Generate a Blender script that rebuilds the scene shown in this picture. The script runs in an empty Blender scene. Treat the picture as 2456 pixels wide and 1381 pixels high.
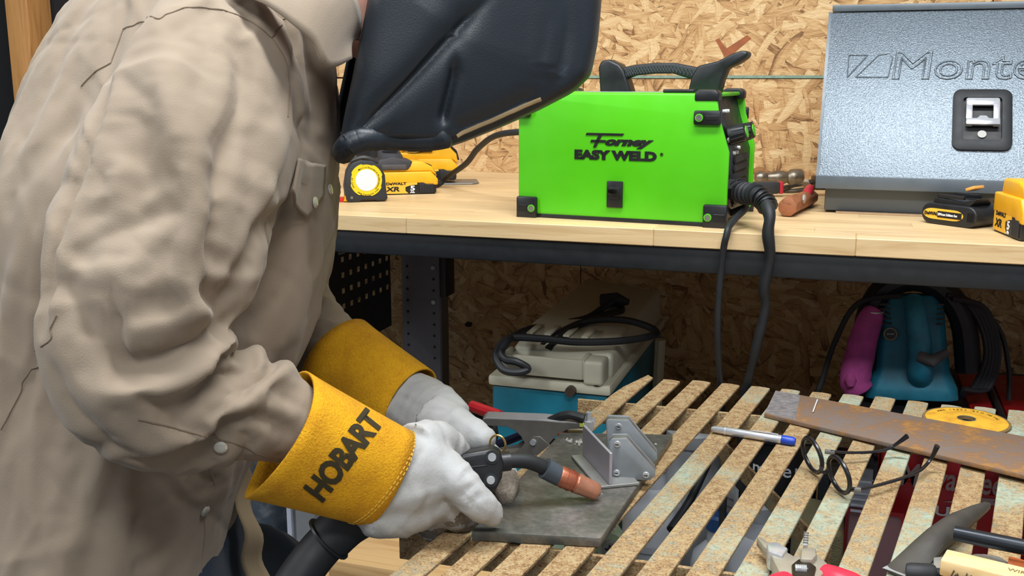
import bpy, bmesh, math, random
import numpy as np
from mathutils import Vector, Matrix, noise, Euler
random.seed(7)
scene = bpy.context.scene
COL = scene.collection
# ---------------------------------------------------------------- camera, world, lights, exposure
cam_d = bpy.data.cameras.new('camera'); cam_d.sensor_width = 36; cam_d.lens = 36; cam_d.clip_start = .02
cam = bpy.data.objects.new('camera', cam_d); COL.objects.link(cam)
cam.location = (0, 0, 1.15)
cam.rotation_euler = (math.radians(90) - math.atan(503 / 2456), 0, math.radians(18.25))
scene.camera = cam
world = bpy.data.worlds.new('room_light'); scene.world = world; world.use_nodes = True
world.node_tree.nodes['Background'].inputs['Color'].default_value = (.80, .88, 1, 1)
world.node_tree.nodes['Background'].inputs['Strength'].default_value = .32
def area(name, loc, size, power, target, color=(1, 1, 1)):
    d = bpy.data.lights.new(name, 'AREA'); d.shape = 'RECTANGLE'; d.size, d.size_y = size
    d.energy = power; d.color = color
    o = bpy.data.objects.new(name, d); COL.objects.link(o); o.location = loc
    o.rotation_euler = (Vector(target) - Vector(loc)).to_track_quat('-Z', 'Y').to_euler()
    return o
area('ceiling_strip_light', (-.15, .95, 2.55), (1.5, .25), 48, (-.15, 1.0, .6), (.95, .98, 1))
area('ceiling_strip_light', (-2.4, -.2, 2.4), (.25, 1.4), 30, (-.6, 1.5, .6), (.95, .98, 1))
area('ceiling_strip_light', (.25, -.75, 2.62), (1.5, .25), 36, (.1, 1.4, .7), (.95, .98, 1))
scene.view_settings.view_transform = 'Standard'; scene.view_settings.look = 'None'
scene.view_settings.gamma = 1; scene.view_settings.use_curve_mapping = False
scene.view_settings.exposure = .08
scene.cycles.max_bounces = 5; scene.cycles.diffuse_bounces = 3; scene.cycles.glossy_bounces = 3; scene.cycles.transmission_bounces = 4; scene.cycles.transparent_max_bounces = 6
scene.cycles.use_denoising = True

# ---------------------------------------------------------------- helpers
V = Vector; PI = math.pi
def lin(c): return tuple(((x / 255) / 12.92 if x / 255 <= .04045 else ((x / 255 + .055) / 1.055) ** 2.4) for x in c)
def frame(o, x, y=None, z=None):
    """matrix with origin o, x axis and (y or z) hint"""
    x = V(x).normalized()
    if z is not None:
        z = V(z).normalized(); y = z.cross(x).normalized(); z = x.cross(y)
    else:
        y = V(y).normalized(); z = x.cross(y).normalized(); y = z.cross(x)
    m = Matrix.Identity(4)
    for i in range(3): m[i][0] = x[i]; m[i][1] = y[i]; m[i][2] = z[i]; m[i][3] = o[i]
    return m
def spl(pts, n=6, closed=False):
    P = [V(p) for p in pts]; out = []; N = len(P)
    for i in range(N if closed else N - 1):
        if closed: a, b, c, d = P[i - 1], P[i], P[(i + 1) % N], P[(i + 2) % N]
        else: a, b, c, d = P[max(i - 1, 0)], P[i], P[i + 1], P[min(i + 2, N - 1)]
        for k in range(n):
            t = k / n
            out.append(.5 * ((2 * b) + (c - a) * t + (2 * a - 5 * b + 4 * c - d) * t * t + (3 * b - a - 3 * c + d) * t ** 3))
    if not closed: out.append(P[-1])
    return out
def spl1(vals, n=6):
    return [p.x for p in spl([(v, 0, 0) for v in vals], n)]
class G:
    def __init__(s): s.v = []; s.f = []
    def add(s, vs, fs, M=None):
        k = len(s.v)
        s.v += [(M @ V(p)) if M else V(p) for p in vs]
        s.f += [tuple(i + k for i in f) for f in fs]
        return s
    def box(s, c, d, M=None):
        x, y, z = d[0] / 2, d[1] / 2, d[2] / 2
        vs = [(c[0] + i * x, c[1] + j * y, c[2] + k * z) for i in (-1, 1) for j in (-1, 1) for k in (-1, 1)]
        return s.add(vs, [(0, 1, 3, 2), (4, 6, 7, 5), (0, 4, 5, 1), (2, 3, 7, 6), (0, 2, 6, 4), (1, 5, 7, 3)], M)
    def prism(s, poly, z0, z1, M=None):
        n = len(poly)
        ar = sum(poly[i][0] * poly[(i + 1) % n][1] - poly[(i + 1) % n][0] * poly[i][1] for i in range(n))
        if ar < 0: poly = poly[::-1]
        vs = [(p[0], p[1], z0) for p in poly] + [(p[0], p[1], z1) for p in poly]
        fs = [tuple(range(n))[::-1], tuple(range(n, 2 * n))] + [(i, (i + 1) % n, n + (i + 1) % n, n + i) for i in range(n)]
        return s.add(vs, fs, M)
    def tube(s, pts, r, n=10, caps=True, ell=1.0, M=None, up=None, twist=0.0):
        P = [V(p) for p in pts]; m = len(P)
        R = r if hasattr(r, '__len__') else [r] * m
        E = ell if hasattr(ell, '__len__') else [ell] * m
        T = [((P[min(i + 1, m - 1)] - P[max(i - 1, 0)]).normalized()) for i in range(m)]
        u = V(up) if up else (V((0, 0, 1)) if abs(T[0].z) < .9 else V((1, 0, 0)))
        u = (u - T[0] * u.dot(T[0])).normalized(); vs = []
        for i in range(m):
            u = (u - T[i] * u.dot(T[i])).normalized(); w = T[i].cross(u)
            for k in range(n):
                a = 2 * PI * k / n + twist * i
                vs.append(P[i] + u * math.cos(a) * R[i] + w * math.sin(a) * R[i] * E[i])
        fs = [(i * n + k, i * n + (k + 1) % n, (i + 1) * n + (k + 1) % n, (i + 1) * n + k) for i in range(m - 1) for k in range(n)]
        if caps: fs += [tuple(range(n))[::-1], tuple(range((m - 1) * n, m * n))]
        return s.add(vs, fs, M)
    def cyl(s, p0, p1, r, r1=None, n=16, M=None):
        return s.tube([p0, p1], [r, r if r1 is None else r1], n, M=M)
    def lathe(s, prof, n=20, M=None, close=False):
        vs = [(r * math.cos(2 * PI * k / n), r * math.sin(2 * PI * k / n), z) for r, z in prof for k in range(n)]
        m = len(prof)
        fs = [(i * n + k, i * n + (k + 1) % n, ((i + 1) % m) * n + (k + 1) % n, ((i + 1) % m) * n + k) for i in range(m if close else m - 1) for k in range(n)]
        if not close: fs += [tuple(range(n))[::-1], tuple(range((m - 1) * n, m * n))]
        return s.add(vs, fs, M)
    def ball(s, c, r, n=16, m=10, M=None):
        r = r if hasattr(r, '__len__') else (r, r, r)
        vs = [(c[0], c[1], c[2] + r[2])]; fs = []
        for i in range(1, m):
            for k in range(n):
                vs.append((c[0] + r[0] * math.sin(PI * i / m) * math.cos(2 * PI * k / n), c[1] + r[1] * math.sin(PI * i / m) * math.sin(2 * PI * k / n), c[2] + r[2] * math.cos(PI * i / m)))
        vs.append((c[0], c[1], c[2] - r[2])); L = len(vs) - 1
        fs += [(0, 1 + k, 1 + (k + 1) % n) for k in range(n)] + [(L, 1 + (m - 2) * n + (k + 1) % n, 1 + (m - 2) * n + k) for k in range(n)]
        for i in range(m - 2):
            fs += [(1 + i * n + k, 1 + (i + 1) * n + k, 1 + (i + 1) * n + (k + 1) % n, 1 + i * n + (k + 1) % n) for k in range(n)]
        return s.add(vs, fs, M)
    def loft(s, rings, caps=True, M=None):
        n = len(rings[0]); vs = [p for r in rings for p in r]; m = len(rings)
        fs = [(i * n + k, i * n + (k + 1) % n, (i + 1) * n + (k + 1) % n, (i + 1) * n + k) for i in range(m - 1) for k in range(n)]
        if caps: fs += [tuple(range(n))[::-1], tuple(range((m - 1) * n, m * n))]
        return s.add(vs, fs, M)
    def grid(s, nu, nv, fn, M=None):
        vs = [fn(i / nu, j / nv) for i in range(nu + 1) for j in range(nv + 1)]
        fs = [(i * (nv + 1) + j, (i + 1) * (nv + 1) + j, (i + 1) * (nv + 1) + j + 1, i * (nv + 1) + j + 1) for i in range(nu) for j in range(nv)]
        return s.add(vs, fs, M)
    def mesh(s, name='m'):
        me = bpy.data.meshes.new(name); me.from_pydata([tuple(p) for p in s.v], [], s.f); me.update(); return me
    def build(s, name, m, parent=None, bevel=0, seg=2, angle=35, smooth=True, solid=0, sub=0):
        me = s.mesh(name)
        bm = bmesh.new(); bm.from_mesh(me)
        bmesh.ops.recalc_face_normals(bm, faces=bm.faces)
        if bevel:
            es = [e for e in bm.edges if len(e.link_faces) == 2 and e.calc_face_angle(0) > .6]
            if es: bmesh.ops.bevel(bm, geom=es, offset=bevel, segments=seg, affect='EDGES', profile=.5, clamp_overlap=True)
        bm.to_mesh(me); bm.free()
        return link(name, me, m, parent, angle, smooth, solid, sub)
def link(name, me, m, parent=None, angle=35, smooth=True, solid=0, sub=0):
    if smooth:
        me.polygons.foreach_set('use_smooth', [True] * len(me.polygons))
        try: me.set_sharp_from_angle(angle=math.radians(angle))
        except Exception: pass
    me.materials.clear()
    if m: me.materials.append(m)
    o = bpy.data.objects.new(name, me); COL.objects.link(o)
    if parent: o.parent = parent
    if solid:
        md = o.modifiers.new('thickness', 'SOLIDIFY'); md.thickness = abs(solid); md.offset = 1 if solid > 0 else -1
    if sub:
        md = o.modifiers.new('smooth', 'SUBSURF'); md.levels = md.render_levels = sub
    return o
def tag(o, label, cat, group=None, kind=None):
    if label: o['label'] = label
    if cat: o['category'] = cat
    if group: o['group'] = group
    if kind: o['kind'] = kind
    return o
def thing(name, label, cat, loc=(0, 0, 0), rz=0, group=None):
    o = bpy.data.objects.new(name, None); COL.objects.link(o); o.empty_display_size = .05
    o.location = loc; o.rotation_euler = (0, 0, rz)
    return tag(o, label, cat, group)
def struct(o): o['kind'] = 'structure'; return o
def text(s, size, name, m, parent, M, ext=.0004, bold=0., shear=0., sx=1., align='LEFT', outline=0., spacing=1.):
    c = bpy.data.curves.new('txt', 'FONT'); c.body = s; c.size = size; c.extrude = ext; c.offset = bold; c.shear = shear
    c.align_x = align; c.space_character = spacing; c.resolution_u = 3
    if outline: c.fill_mode = 'NONE'; c.extrude = 0; c.bevel_depth = outline; c.bevel_resolution = 1
    o = bpy.data.objects.new('txt', c); me = bpy.data.meshes.new_from_object(o)
    bpy.data.objects.remove(o); bpy.data.curves.remove(c)
    me.transform(M @ Matrix.Diagonal((sx, 1, 1, 1)))
    return link(name, me, m, parent, smooth=False)
def blob(g, voxel, smooth=4, factor=.5):
    """union of closed shapes in g as one continuous smooth surface"""
    me = g.mesh('blob')
    bm = bmesh.new(); bm.from_mesh(me); bmesh.ops.recalc_face_normals(bm, faces=bm.faces); bm.to_mesh(me); bm.free()
    o = bpy.data.objects.new('blob', me); COL.objects.link(o)
    r = o.modifiers.new('r', 'REMESH'); r.mode = 'VOXEL'; r.voxel_size = voxel
    if smooth:
        q = o.modifiers.new('s', 'SMOOTH'); q.iterations = smooth; q.factor = factor
    dg = bpy.context.evaluated_depsgraph_get()
    out = bpy.data.meshes.new_from_object(o.evaluated_get(dg))
    bpy.data.objects.remove(o); bpy.data.meshes.remove(me)
    return out
# ---------------------------------------------------------------- materials
class NT:
    def __init__(s, name):
        s.m = bpy.data.materials.new(name); s.m.use_nodes = True; s.t = s.m.node_tree; s.n = s.t.nodes
        s.b = s.n['Principled BSDF']; s.tc = None
    def node(s, typ, **kw):
        n = s.n.new(typ)
        for k, v in kw.items():
            if k.startswith('i_'):
                key = k[2:].replace('_', ' '); n.inputs[int(key) if key.isdigit() else key].default_value = v
            else: setattr(n, k, v)
        return n
    def L(s, a, b): s.t.links.new(a, b)
    def coord(s, scale=(1, 1, 1), rot=(0, 0, 0), kind='Object', loc=(0, 0, 0)):
        if not s.tc: s.tc = s.node('ShaderNodeTexCoord')
        mp = s.node('ShaderNodeMapping'); mp.inputs['Scale'].default_value = scale; mp.inputs['Rotation'].default_value = rot; mp.inputs['Location'].default_value = loc
        s.L(s.tc.outputs[kind], mp.inputs['Vector']); return mp.outputs[0]
    def noise(s, co, scale=5, detail=4, rough=.55, dist=0):
        n = s.node('ShaderNodeTexNoise', i_Scale=scale, i_Detail=detail, i_Roughness=rough, i_Distortion=dist); s.L(co, n.inputs['Vector']); return n.outputs['Fac']
    def ramp(s, fac, stops, interp='LINEAR'):
        r = s.node('ShaderNodeValToRGB'); r.color_ramp.interpolation = interp; e = r.color_ramp.elements
        while len(e) > 1: e.remove(e[0])
        for i, (p, c) in enumerate(stops):
            q = e[0] if i == 0 else e.new(p)
            q.position = p; q.color = (c if isinstance(c, tuple) else (c, c, c)) + (1,)
        s.L(fac, r.inputs[0]); return r.outputs[0]
    def mix(s, fac, a, b, blend='MIX'):
        n = s.node('ShaderNodeMix', data_type='RGBA', blend_type=blend)
        for sock, val in ((n.inputs[0], fac), (n.inputs[6], a), (n.inputs[7], b)):
            if isinstance(val, (int, float)): sock.default_value = val
            elif isinstance(val, tuple): sock.default_value = val + (1,)
            else: s.L(val, sock)
        return n.outputs[2]
    def math(s, op, a, b=None):
        n = s.node('ShaderNodeMath', operation=op)
        for i, val in enumerate((a, b)):
            if val is None: continue
            if isinstance(val, (int, float)): n.inputs[i].default_value = val
            else: s.L(val, n.inputs[i])
        return n.outputs[0]
    def bump(s, h, dist=.001, strength=1):
        b = s.node('ShaderNodeBump', i_Distance=dist, i_Strength=strength); s.L(h, b.inputs['Height']); s.L(b.outputs[0], s.b.inputs['Normal'])
    def out(s, color=None, rough=None, metal=None):
        for key, val in (('Base Color', color), ('Roughness', rough), ('Metallic', metal)):
            if val is None: continue
            k = s.b.inputs[key]
            if isinstance(val, tuple): k.default_value = val + (1,)
            elif isinstance(val, (int, float)): k.default_value = val
            else: s.L(val, k)
        return s.m
def plain(name, rgb, rough=.5, metal=0, var=.08, scale=40, bump=0., spec=None):
    """one colour with faint procedural mottling"""
    t = NT(name); c = lin(rgb); n = t.noise(t.coord(), scale, 3)
    a = tuple(x * (1 - var) for x in c); b = tuple(min(1, x * (1 + var)) for x in c)
    t.out(t.ramp(n, [(.3, a), (.7, b)]), t.ramp(n, [(.3, max(.02, rough - .06)), (.7, min(1, rough + .06))]), metal)
    if bump: t.bump(t.noise(t.coord(), scale * 12, 2), bump)
    if spec is not None: t.b.inputs['Specular IOR Level'].default_value = spec
    return t.m
def osb(name):
    t = NT(name); random.seed(3); H = None; T = None
    base = t.coord()
    nz = t.node('ShaderNodeTexNoise', i_Scale=7.0, i_Detail=1.0); t.L(base, nz.inputs['Vector'])
    w = t.node('ShaderNodeVectorMath', operation='MULTIPLY_ADD'); t.L(nz.outputs['Color'], w.inputs[0]); w.inputs[1].default_value = (.05, .0, .05); t.L(base, w.inputs[2])
    for i, (a, sc, asp) in enumerate(((.15, 15, 3.6), (.95, 13, 4.4), (1.75, 17, 3.2), (2.45, 14, 4.8), (2.95, 20, 4.0))):
        rt = t.node('ShaderNodeMapping'); rt.inputs['Rotation'].default_value = (0, a, 0); rt.inputs['Location'].default_value = (1.7 * i, 0, 2.3 * i); t.L(w.outputs[0], rt.inputs['Vector'])
        mp = t.node('ShaderNodeMapping'); mp.inputs['Scale'].default_value = (sc, 0, sc * asp); t.L(rt.outputs[0], mp.inputs['Vector'])
        vo = t.node('ShaderNodeTexVoronoi', voronoi_dimensions='3D', i_Scale=1.0, i_Randomness=1.0); t.L(mp.outputs[0], vo.inputs['Vector'])
        sp = t.node('ShaderNodeSeparateColor'); t.L(vo.outputs['Color'], sp.inputs[0])
        mg = t.node('ShaderNodeMapping'); mg.inputs['Scale'].default_value = (16, 0, 380); t.L(rt.outputs[0], mg.inputs['Vector'])
        gr = t.noise(mg.outputs[0], 1, 1, .7)
        edge = t.math('MULTIPLY', t.math('POWER', vo.outputs['Distance'], 3), -.5)
        tone = t.math('ADD', t.math('ADD', t.math('MULTIPLY', sp.outputs['Green'], .40), t.math('MULTIPLY', gr, .62)), edge)
        if H is None: H, T = sp.outputs['Red'], tone
        else:
            g = t.math('GREATER_THAN', sp.outputs['Red'], H)
            T = t.mix(g, T, tone); H = t.math('MAXIMUM', H, sp.outputs['Red'])
    col = t.ramp(T, [(.08, lin((122, 86, 50))), (.26, lin((178, 136, 88))), (.44, lin((200, 162, 112))), (.66, lin((214, 182, 134))), (.95, lin((232, 210, 168)))])
    bg = t.noise(t.coord((1, 1, 1.6)), 9, 2)
    red = t.ramp(bg, [(.62, 0.), (.74, 1.)])
    col = t.mix(t.math('MULTIPLY', red, .4), col, lin((168, 108, 62)))
    nf = t.noise(t.coord((1, 1, 2.4), (0, .6, 0)), 75, 1)
    spk = t.ramp(nf, [(.21, 1.), (.27, 0.)])
    col = t.mix(t.math('MULTIPLY', spk, .8), col, lin((64, 40, 22)))
    t.out(col, .72); t.bump(nf, .004, .5)
    return t.m
def wood(name, rgb, dark, axis='x', grain=1., rough=.5, rnd=.2, bump=.0005):
    t = NT(name); sc = {'x': (4, 60, 60), 'y': (60, 4, 60), 'z': (60, 60, 4)}[axis]
    oi = t.node('ShaderNodeObjectInfo')
    co = t.coord(sc)
    ad = t.node('ShaderNodeVectorMath', operation='ADD'); t.L(co, ad.inputs[0])
    sh = t.node('ShaderNodeVectorMath', operation='SCALE'); sh.inputs[0].default_value = (31, 17, 23); t.L(oi.outputs['Random'], sh.inputs['Scale']); t.L(sh.outputs[0], ad.inputs[1])
    n = t.noise(ad.outputs[0], 1.2 * grain, 5, .6, .6)
    c = t.ramp(n, [(.25, lin(dark)), (.5, lin(rgb)), (.8, tuple(min(1, x * 1.12) for x in lin(rgb)))])
    v = t.math('ADD', t.math('MULTIPLY', oi.outputs['Random'], rnd), 1 - rnd / 2)
    hs = t.node('ShaderNodeHueSaturation'); t.L(v, hs.inputs['Value']); t.L(c, hs.inputs['Color'])
    t.out(hs.outputs[0], rough); t.bump(n, bump); return t.m
M_osb = osb('osb_board')
M_top = wood('butcher_block', (224, 194, 146), (198, 160, 108), 'x', 1, .42, .16)
M_pine = wood('pine_lumber', (218, 178, 122), (186, 138, 84), 'x', .7, .6, .1)
M_stud = wood('stud_wood', (196, 142, 82), (150, 98, 50), 'z', .8, .6, .1)
M_blackm = plain('black_powder_coat', (30, 34, 38), .5, 0, .1)
M_black = plain('black_plastic', (26, 28, 31), .42, 0, .15)
M_blackr = plain('black_rubber', (28, 30, 33), .6, 0, .15)
M_legm = plain('grey_leg_steel', (112, 110, 116), .45, .2, .08)
M_steel = plain('bright_steel', (200, 202, 204), .28, .55, .1, 60)
M_chrome = plain('chrome', (226, 227, 230), .16, .65, .04)
M_dsteel = plain('dull_steel', (132, 130, 126), .42, .5, .18, 50)
M_white = plain('white_plastic', (226, 228, 232), .45, 0, .03)
M_yellow = plain('tool_yellow', (238, 178, 28), .42, 0, .05)
M_ink = plain('black_ink', (16, 17, 18), .5, 0, .1)
M_whiteink = plain('white_ink', (236, 238, 240), .5, 0, .02)

# ---------------------------------------------------------------- the room
def setting():
    w = G().box((-.2, 2.48, 1.3), (6.4, .1, 2.7)).build('wall_back', plain('wall_backing', (70, 52, 36), .9))
    struct(w)
    # two rows of OSB sheets, the seam at camera height
    for (x0, x1, z0, z1, dy) in ((-1.9, .26, 1.1525, 2.6, 0), (.262, 2.9, 1.1525, 2.6, .0), (-1.9, -.62, -.04, 1.1490, .0), (-.618, 1.82, -.04, 1.1490, 0)):
        p = G().box(((x0 + x1) / 2, 2.425 + dy, (z0 + z1) / 2), (x1 - x0, .012, z1 - z0)).build('osb_panel', M_osb, w, bevel=.0012, seg=1)
    g = G().box((-0.0834, 2.417, 1.153), (1.6, .0012, .006)); g.build('seam_edge', plain('weathered_osb_edge', (126, 150, 134), .8, 0, .2, 60), w)
    def mark(nm, pts, m): G().prism([(q[0], q[2]) for q in pts], 0, .0006, frame((0, 2.4188, 0), (1, 0, 0), (0, 0, 1))).build(nm, m, w, smooth=False)
    mark('dark_flake', [(-0.3104, 2.419, 1.235), (-0.3031, 2.419, 1.239), (-0.2853, 2.419, 1.216), (-0.2403, 2.419, 1.245), (-0.2307, 2.419, 1.238), (-0.2663, 2.419, 1.207), (-0.2883, 2.419, 1.197)], plain('flake_brown', (150, 84, 46), .7, 0, .2, 60))
    sm = plain('soot_smudge', (44, 36, 30), .9)
    for (cx, cy, rx, rz) in ((*(-0.915, 2.419, 0.5253)[::2], .011, .007), (*(-0.91, 2.419, 0.3007)[::2], .010, .011)):
        rr_ = random.Random(int(cx * 1000)); pts = [(cx + rx * (1 + rr_.uniform(-.35, .35)) * math.cos(k * PI / 7), 0, cy + rz * (1 + rr_.uniform(-.35, .35)) * math.sin(k * PI / 7)) for k in range(14)]
        mark('soot_mark', pts, sm)
    f = struct(G().box((0, 0, -.05), (7, 7, .1)).build('floor', plain('concrete', (92, 92, 92), .75, 0, .2, 6)))
    struct(G().box((-2.62, 2.2, 1.3), (.1, 3.4, 2.7)).build('wall_left', plain('dark_wall_paint', (24, 24, 27), .9)))
    s = struct(G().box((-2.18, 2.36, 1.3), (.075, .1, 2.7)).build('trim_1', M_stud, bevel=.003))
    s = struct(G().box((-2.25, 2.407, 1.3), (.62, .02, 2.7)).build('wall_corner', plain('dark_backing', (22, 22, 24), .9)))
setting()
# ---------------------------------------------------------------- workbench
def workbench():
    b = thing('workbench', 'butcher block workbench with black steel frame against the chipboard wall', 'workbench', (-.3, 2.0, 0))
    ox, oy = -.3, 2.0
    random.seed(11)
    rows = 17; y0, y1 = 1.57, 2.418; w = (y1 - y0) / rows
    x0, x1 = -1.75, 1.05
    for r in range(rows):
        x = x0 - random.uniform(0, .3); k = 0
        while x < x1:
            ln = random.uniform(.32, .62)
            if r == 0: ln = random.choice((.30, .34, .42))
            a, c = max(x, x0), min(x + ln, x1)
            if c - a > .02:
                g = G().box(((a + c) / 2 - ox, y0 + w * (r + .5) - oy, .9065), (c - a - .0003, w - .0003, .027))
                g.build('plank', M_top, b, bevel=.0012 if r == 0 else 0, seg=1)
            x += ln
    G().box((-.35 - ox, 1.592 - oy, .873), (2.78, .03, .040)).build('front_rail', M_blackm, b, bevel=.003)
    G().box((-.35 - ox, 2.36 - oy, .868), (2.78, .03, .050)).build('back_rail', M_blackm, b, bevel=.003)
    for x in (-1.0, .0, .8):
        G().box((x - ox, 1.98 - oy, .876), (.035, .74, .032)).build('cross_beam', M_blackm, b, bevel=.003)
    # end frame: perforated legs and panel
    for (x, y) in ((-.932, 2.17), (.95, 2.17), (.95, 1.66), (-1.7,1.66)):
        leg(b, x - ox, y - oy)
    # perforated black side panel
    xs, ya, yb, za, zb_ = -.995, 1.62, 2.12, .585, .83
    panel = G(); nu, nv = 42, 22
    random.seed(2)
    for i in range(nu):
        for j in range(nv):
            if i >= 20 and i % 3 == 1 and j in (8, 11, 14, 17) and i < 41 : continue
            y_a, y_b = ya + (yb - ya) * i / nu, ya + (yb - ya) * (i + 1) / nu
            z_a, z_b = za + (zb_ - za) * j / nv, za + (zb_ - za) * (j + 1) / nv
            panel.add([(xs - ox, y_a - oy, z_a), (xs - ox, y_b - oy, z_a), (xs - ox, y_b - oy, z_b), (xs - ox, y_a - oy, z_b)], [(0, 1, 2, 3)])
    panel.build('side_panel', M_blackm, b, smooth=False)
    G().tube([(xs + .01 - ox, 1.60 - oy, .845), (xs + .01 - ox, 2.14 - oy, .845)], .014, 10).build('support_tube', M_blackm, b)
    lab = G().box((xs + .001 - ox, 1.885 - oy, .80), (.0012, .030, .016)).build('sticker', plain('pale_sticker', (150, 150, 150), .6), b)
    text('B\u2191', .014, 'sticker_lettering', M_ink, b, frame((xs + .0022 - ox, 1.873 - oy, .795), (0, 1, 0), (0, 0, 1)))
    return b
def leg(b, x, y):
    # open channel: web and two flanges, adjustment holes down both faces
    up = G(); h0, h1 = 0.0, .852
    up.box((x, y - .018, (h0 + h1) / 2), (.095, .004, h1 - h0)); up.box((x - .0475, y + .004, (h0 + h1) / 2), (.004, .045, h1 - h0)); up.box((x + .0475, y + .004, (h0 + h1) / 2), (.004, .045, h1 - h0))
    l = up.build('leg', M_legm, b, bevel=.001, seg=1)
    sl = G().box((x + .058, y - .001, .755), (.016, .056, .20)).build('leg_sleeve', M_blackm, b, bevel=.002)
    gs = G().prism([(0, 0), (.055, 0), (.0, -.055)], -.003, .003, frame((x + .066, y - .03, .852), (1, 0, 0), (0, 0, 1))).build('gusset', M_blackm, b)
    hs = G()
    for k in range(13):
        for dx in (-.034, .032):
            hs.cyl((x + dx, y - .0203, .83 - k * .027), (x + dx, y - .0175, .83 - k * .027), .0035, n=8)
    hs.build('adjustment_holes', M_ink, l)
    for k in (4, 7):
        bl = G().cyl((x + .032, y - .0245, .83 - k * .027), (x + .032, y - .0175, .83 - k * .027), .0055, n=6); bl.build('bolt', M_steel, b)
    G().cyl((x + .066, y - .036, .835), (x + .066, y - .028, .835), .004, n=6).build('bolt', M_steel, b)
workbench()

# ---------------------------------------------------------------- slatted welding table
def rusty(name, amount):
    t = NT(name); oi = t.node('ShaderNodeObjectInfo')
    co = t.coord((1, 1, 1), kind='Object')
    ad = t.node('ShaderNodeVectorMath', operation='ADD'); t.L(co, ad.inputs[0])
    sh = t.node('ShaderNodeVectorMath', operation='SCALE'); sh.inputs[0].default_value = (7, 3, 5); t.L(oi.outputs['Random'], sh.inputs['Scale']); t.L(sh.outputs[0], ad.inputs[1])
    c = ad.outputs[0]
    big = t.noise(c, 6, 3, .5, .4); med = t.noise(c, 95, 4, .7); fine = t.noise(c, 420, 2, .6)
    f = t.math('ADD', t.math('MULTIPLY', big, 1.5), t.math('MULTIPLY', med, .9))
    f = t.math('ADD', f, t.math('MULTIPLY', oi.outputs['Random'], .22))
    k = t.ramp(f, [(.0, 0.), (1., 1.)])
    mk = t.node('ShaderNodeMapRange', i_1=1.02 - amount, i_2=1.32 - amount); t.L(f, mk.inputs[0])
    rust = t.ramp(t.math('ADD', t.math('MULTIPLY', med, .6), t.math('MULTIPLY', fine, .5)), [(.34, lin((66, 44, 28))), (.43, lin((120, 88, 56))), (.52, lin((152, 120, 80))), (.64, lin((174, 152, 112)))])
    paint = t.ramp(t.noise(c, 130, 3), [(.3, lin((136, 148, 130))), (.55, lin((164, 176, 156))), (.75, lin((178, 170, 134)))])
    col = t.mix(mk.outputs[0], paint, rust)
    dk = t.ramp(fine, [(.30, 1.), (.37, 0.)]); col = t.mix(t.math('MULTIPLY', dk, .6), col, lin((84, 62, 44)))
    t.out(col, .78); t.bump(t.math('ADD', med, fine), .0012, .8); return t.m
M_rust = rusty('rusted_mint_paint', -.03)
M_rust2 = rusty('heavy_rust', .5)
M_frame = rusty('rusted_frame', .25)
TZ = .680
def table():
    t = thing('welding_table', 'rusty slatted steel welding table with flaking mint paint', 'table', (-.05, 1.2, 0))
    ox, oy = -.05, 1.2; dx = .135
    for i in range(17):
        xf = -.295 + .0457 * i; dx = .119 + .0037 * i; yf = 1.568 + random.uniform(-.006, .006); yn = .62
        wd = .0290 * random.uniform(.96, 1.04); th = .0045
        xn = xf - dx * (yf - yn)
        n = 26; pts = []
        # rounded far end, tapering point on the outermost slat
        for k in range(7):
            a = k / 6 * PI
            pts.append((wd / 2 * math.cos(a) if abs(math.cos(a)) < .8 else wd / 2 * math.copysign(1, math.cos(a)), .006 * math.sin(a)))
        if i == 0: pts = [(wd / 2, 0), (wd * .1, .012), (-wd * .1, -.018), (-wd * .42, -.07), (-wd / 2, -.11)]
        ln = math.hypot(xf - xn, yf - yn)
        poly = pts + [(-wd / 2, -ln), (wd / 2, -ln)]
        d = V((-dx, -1, 0)).normalized()
        M = frame((xf - ox, yf - oy, TZ - th), (-d.y, d.x, 0), (-d.x, -d.y, 0))
        me = G().prism(poly, 0, th, M).build('slat', M_rust2 if i in (1, 2, 3) else M_rust, t, bevel=.0008, seg=1)
    # cross bars, on edge below the slats
    for (yy, h) in ((1.44, .035), (.94, .035)):
        a = V((-.37 - .135 * (1.44 - yy) * 1.0, yy, 0)); bb = V((.62 - .135 * (1.44 - yy), yy + .02, 0))
        m = (a + bb) / 2; L = (bb - a).length
        G().box((0, 0, 0), (L, .005, h), frame((m.x - ox, m.y - oy, TZ - .0046 - h / 2), (bb - a), (-(bb - a).y, (bb - a).x, 0))).build('cross_bar', M_frame, t, bevel=.0006, seg=1)
    # diagonal braces and legs under the slats
    for (p, q) in (((-0.166, 1.468, 0.62), (0.0055, 1.163, 0.6)), ((-0.2996, 1.016, 0.63), (-0.3345, 0.9735, 0.6))):
        p, q = V(p), V(q); dr = (q - p)
        G().box((0, 0, 0), (dr.length, .004, .03), frame(((p + q) / 2 - V((ox, oy, 0))), dr, z=(0, 0, 1))).build('brace', M_frame, t, bevel=.0006, seg=1)
    for p in ((-.335, 1.305), (.40, 1.305), (-.40, .72), (.36, .72)):
        G().box((p[0] - ox, p[1] - oy, .322), (.028, .028, .644)).build('leg', M_frame, t, bevel=.002)
    return t
table()
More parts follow.
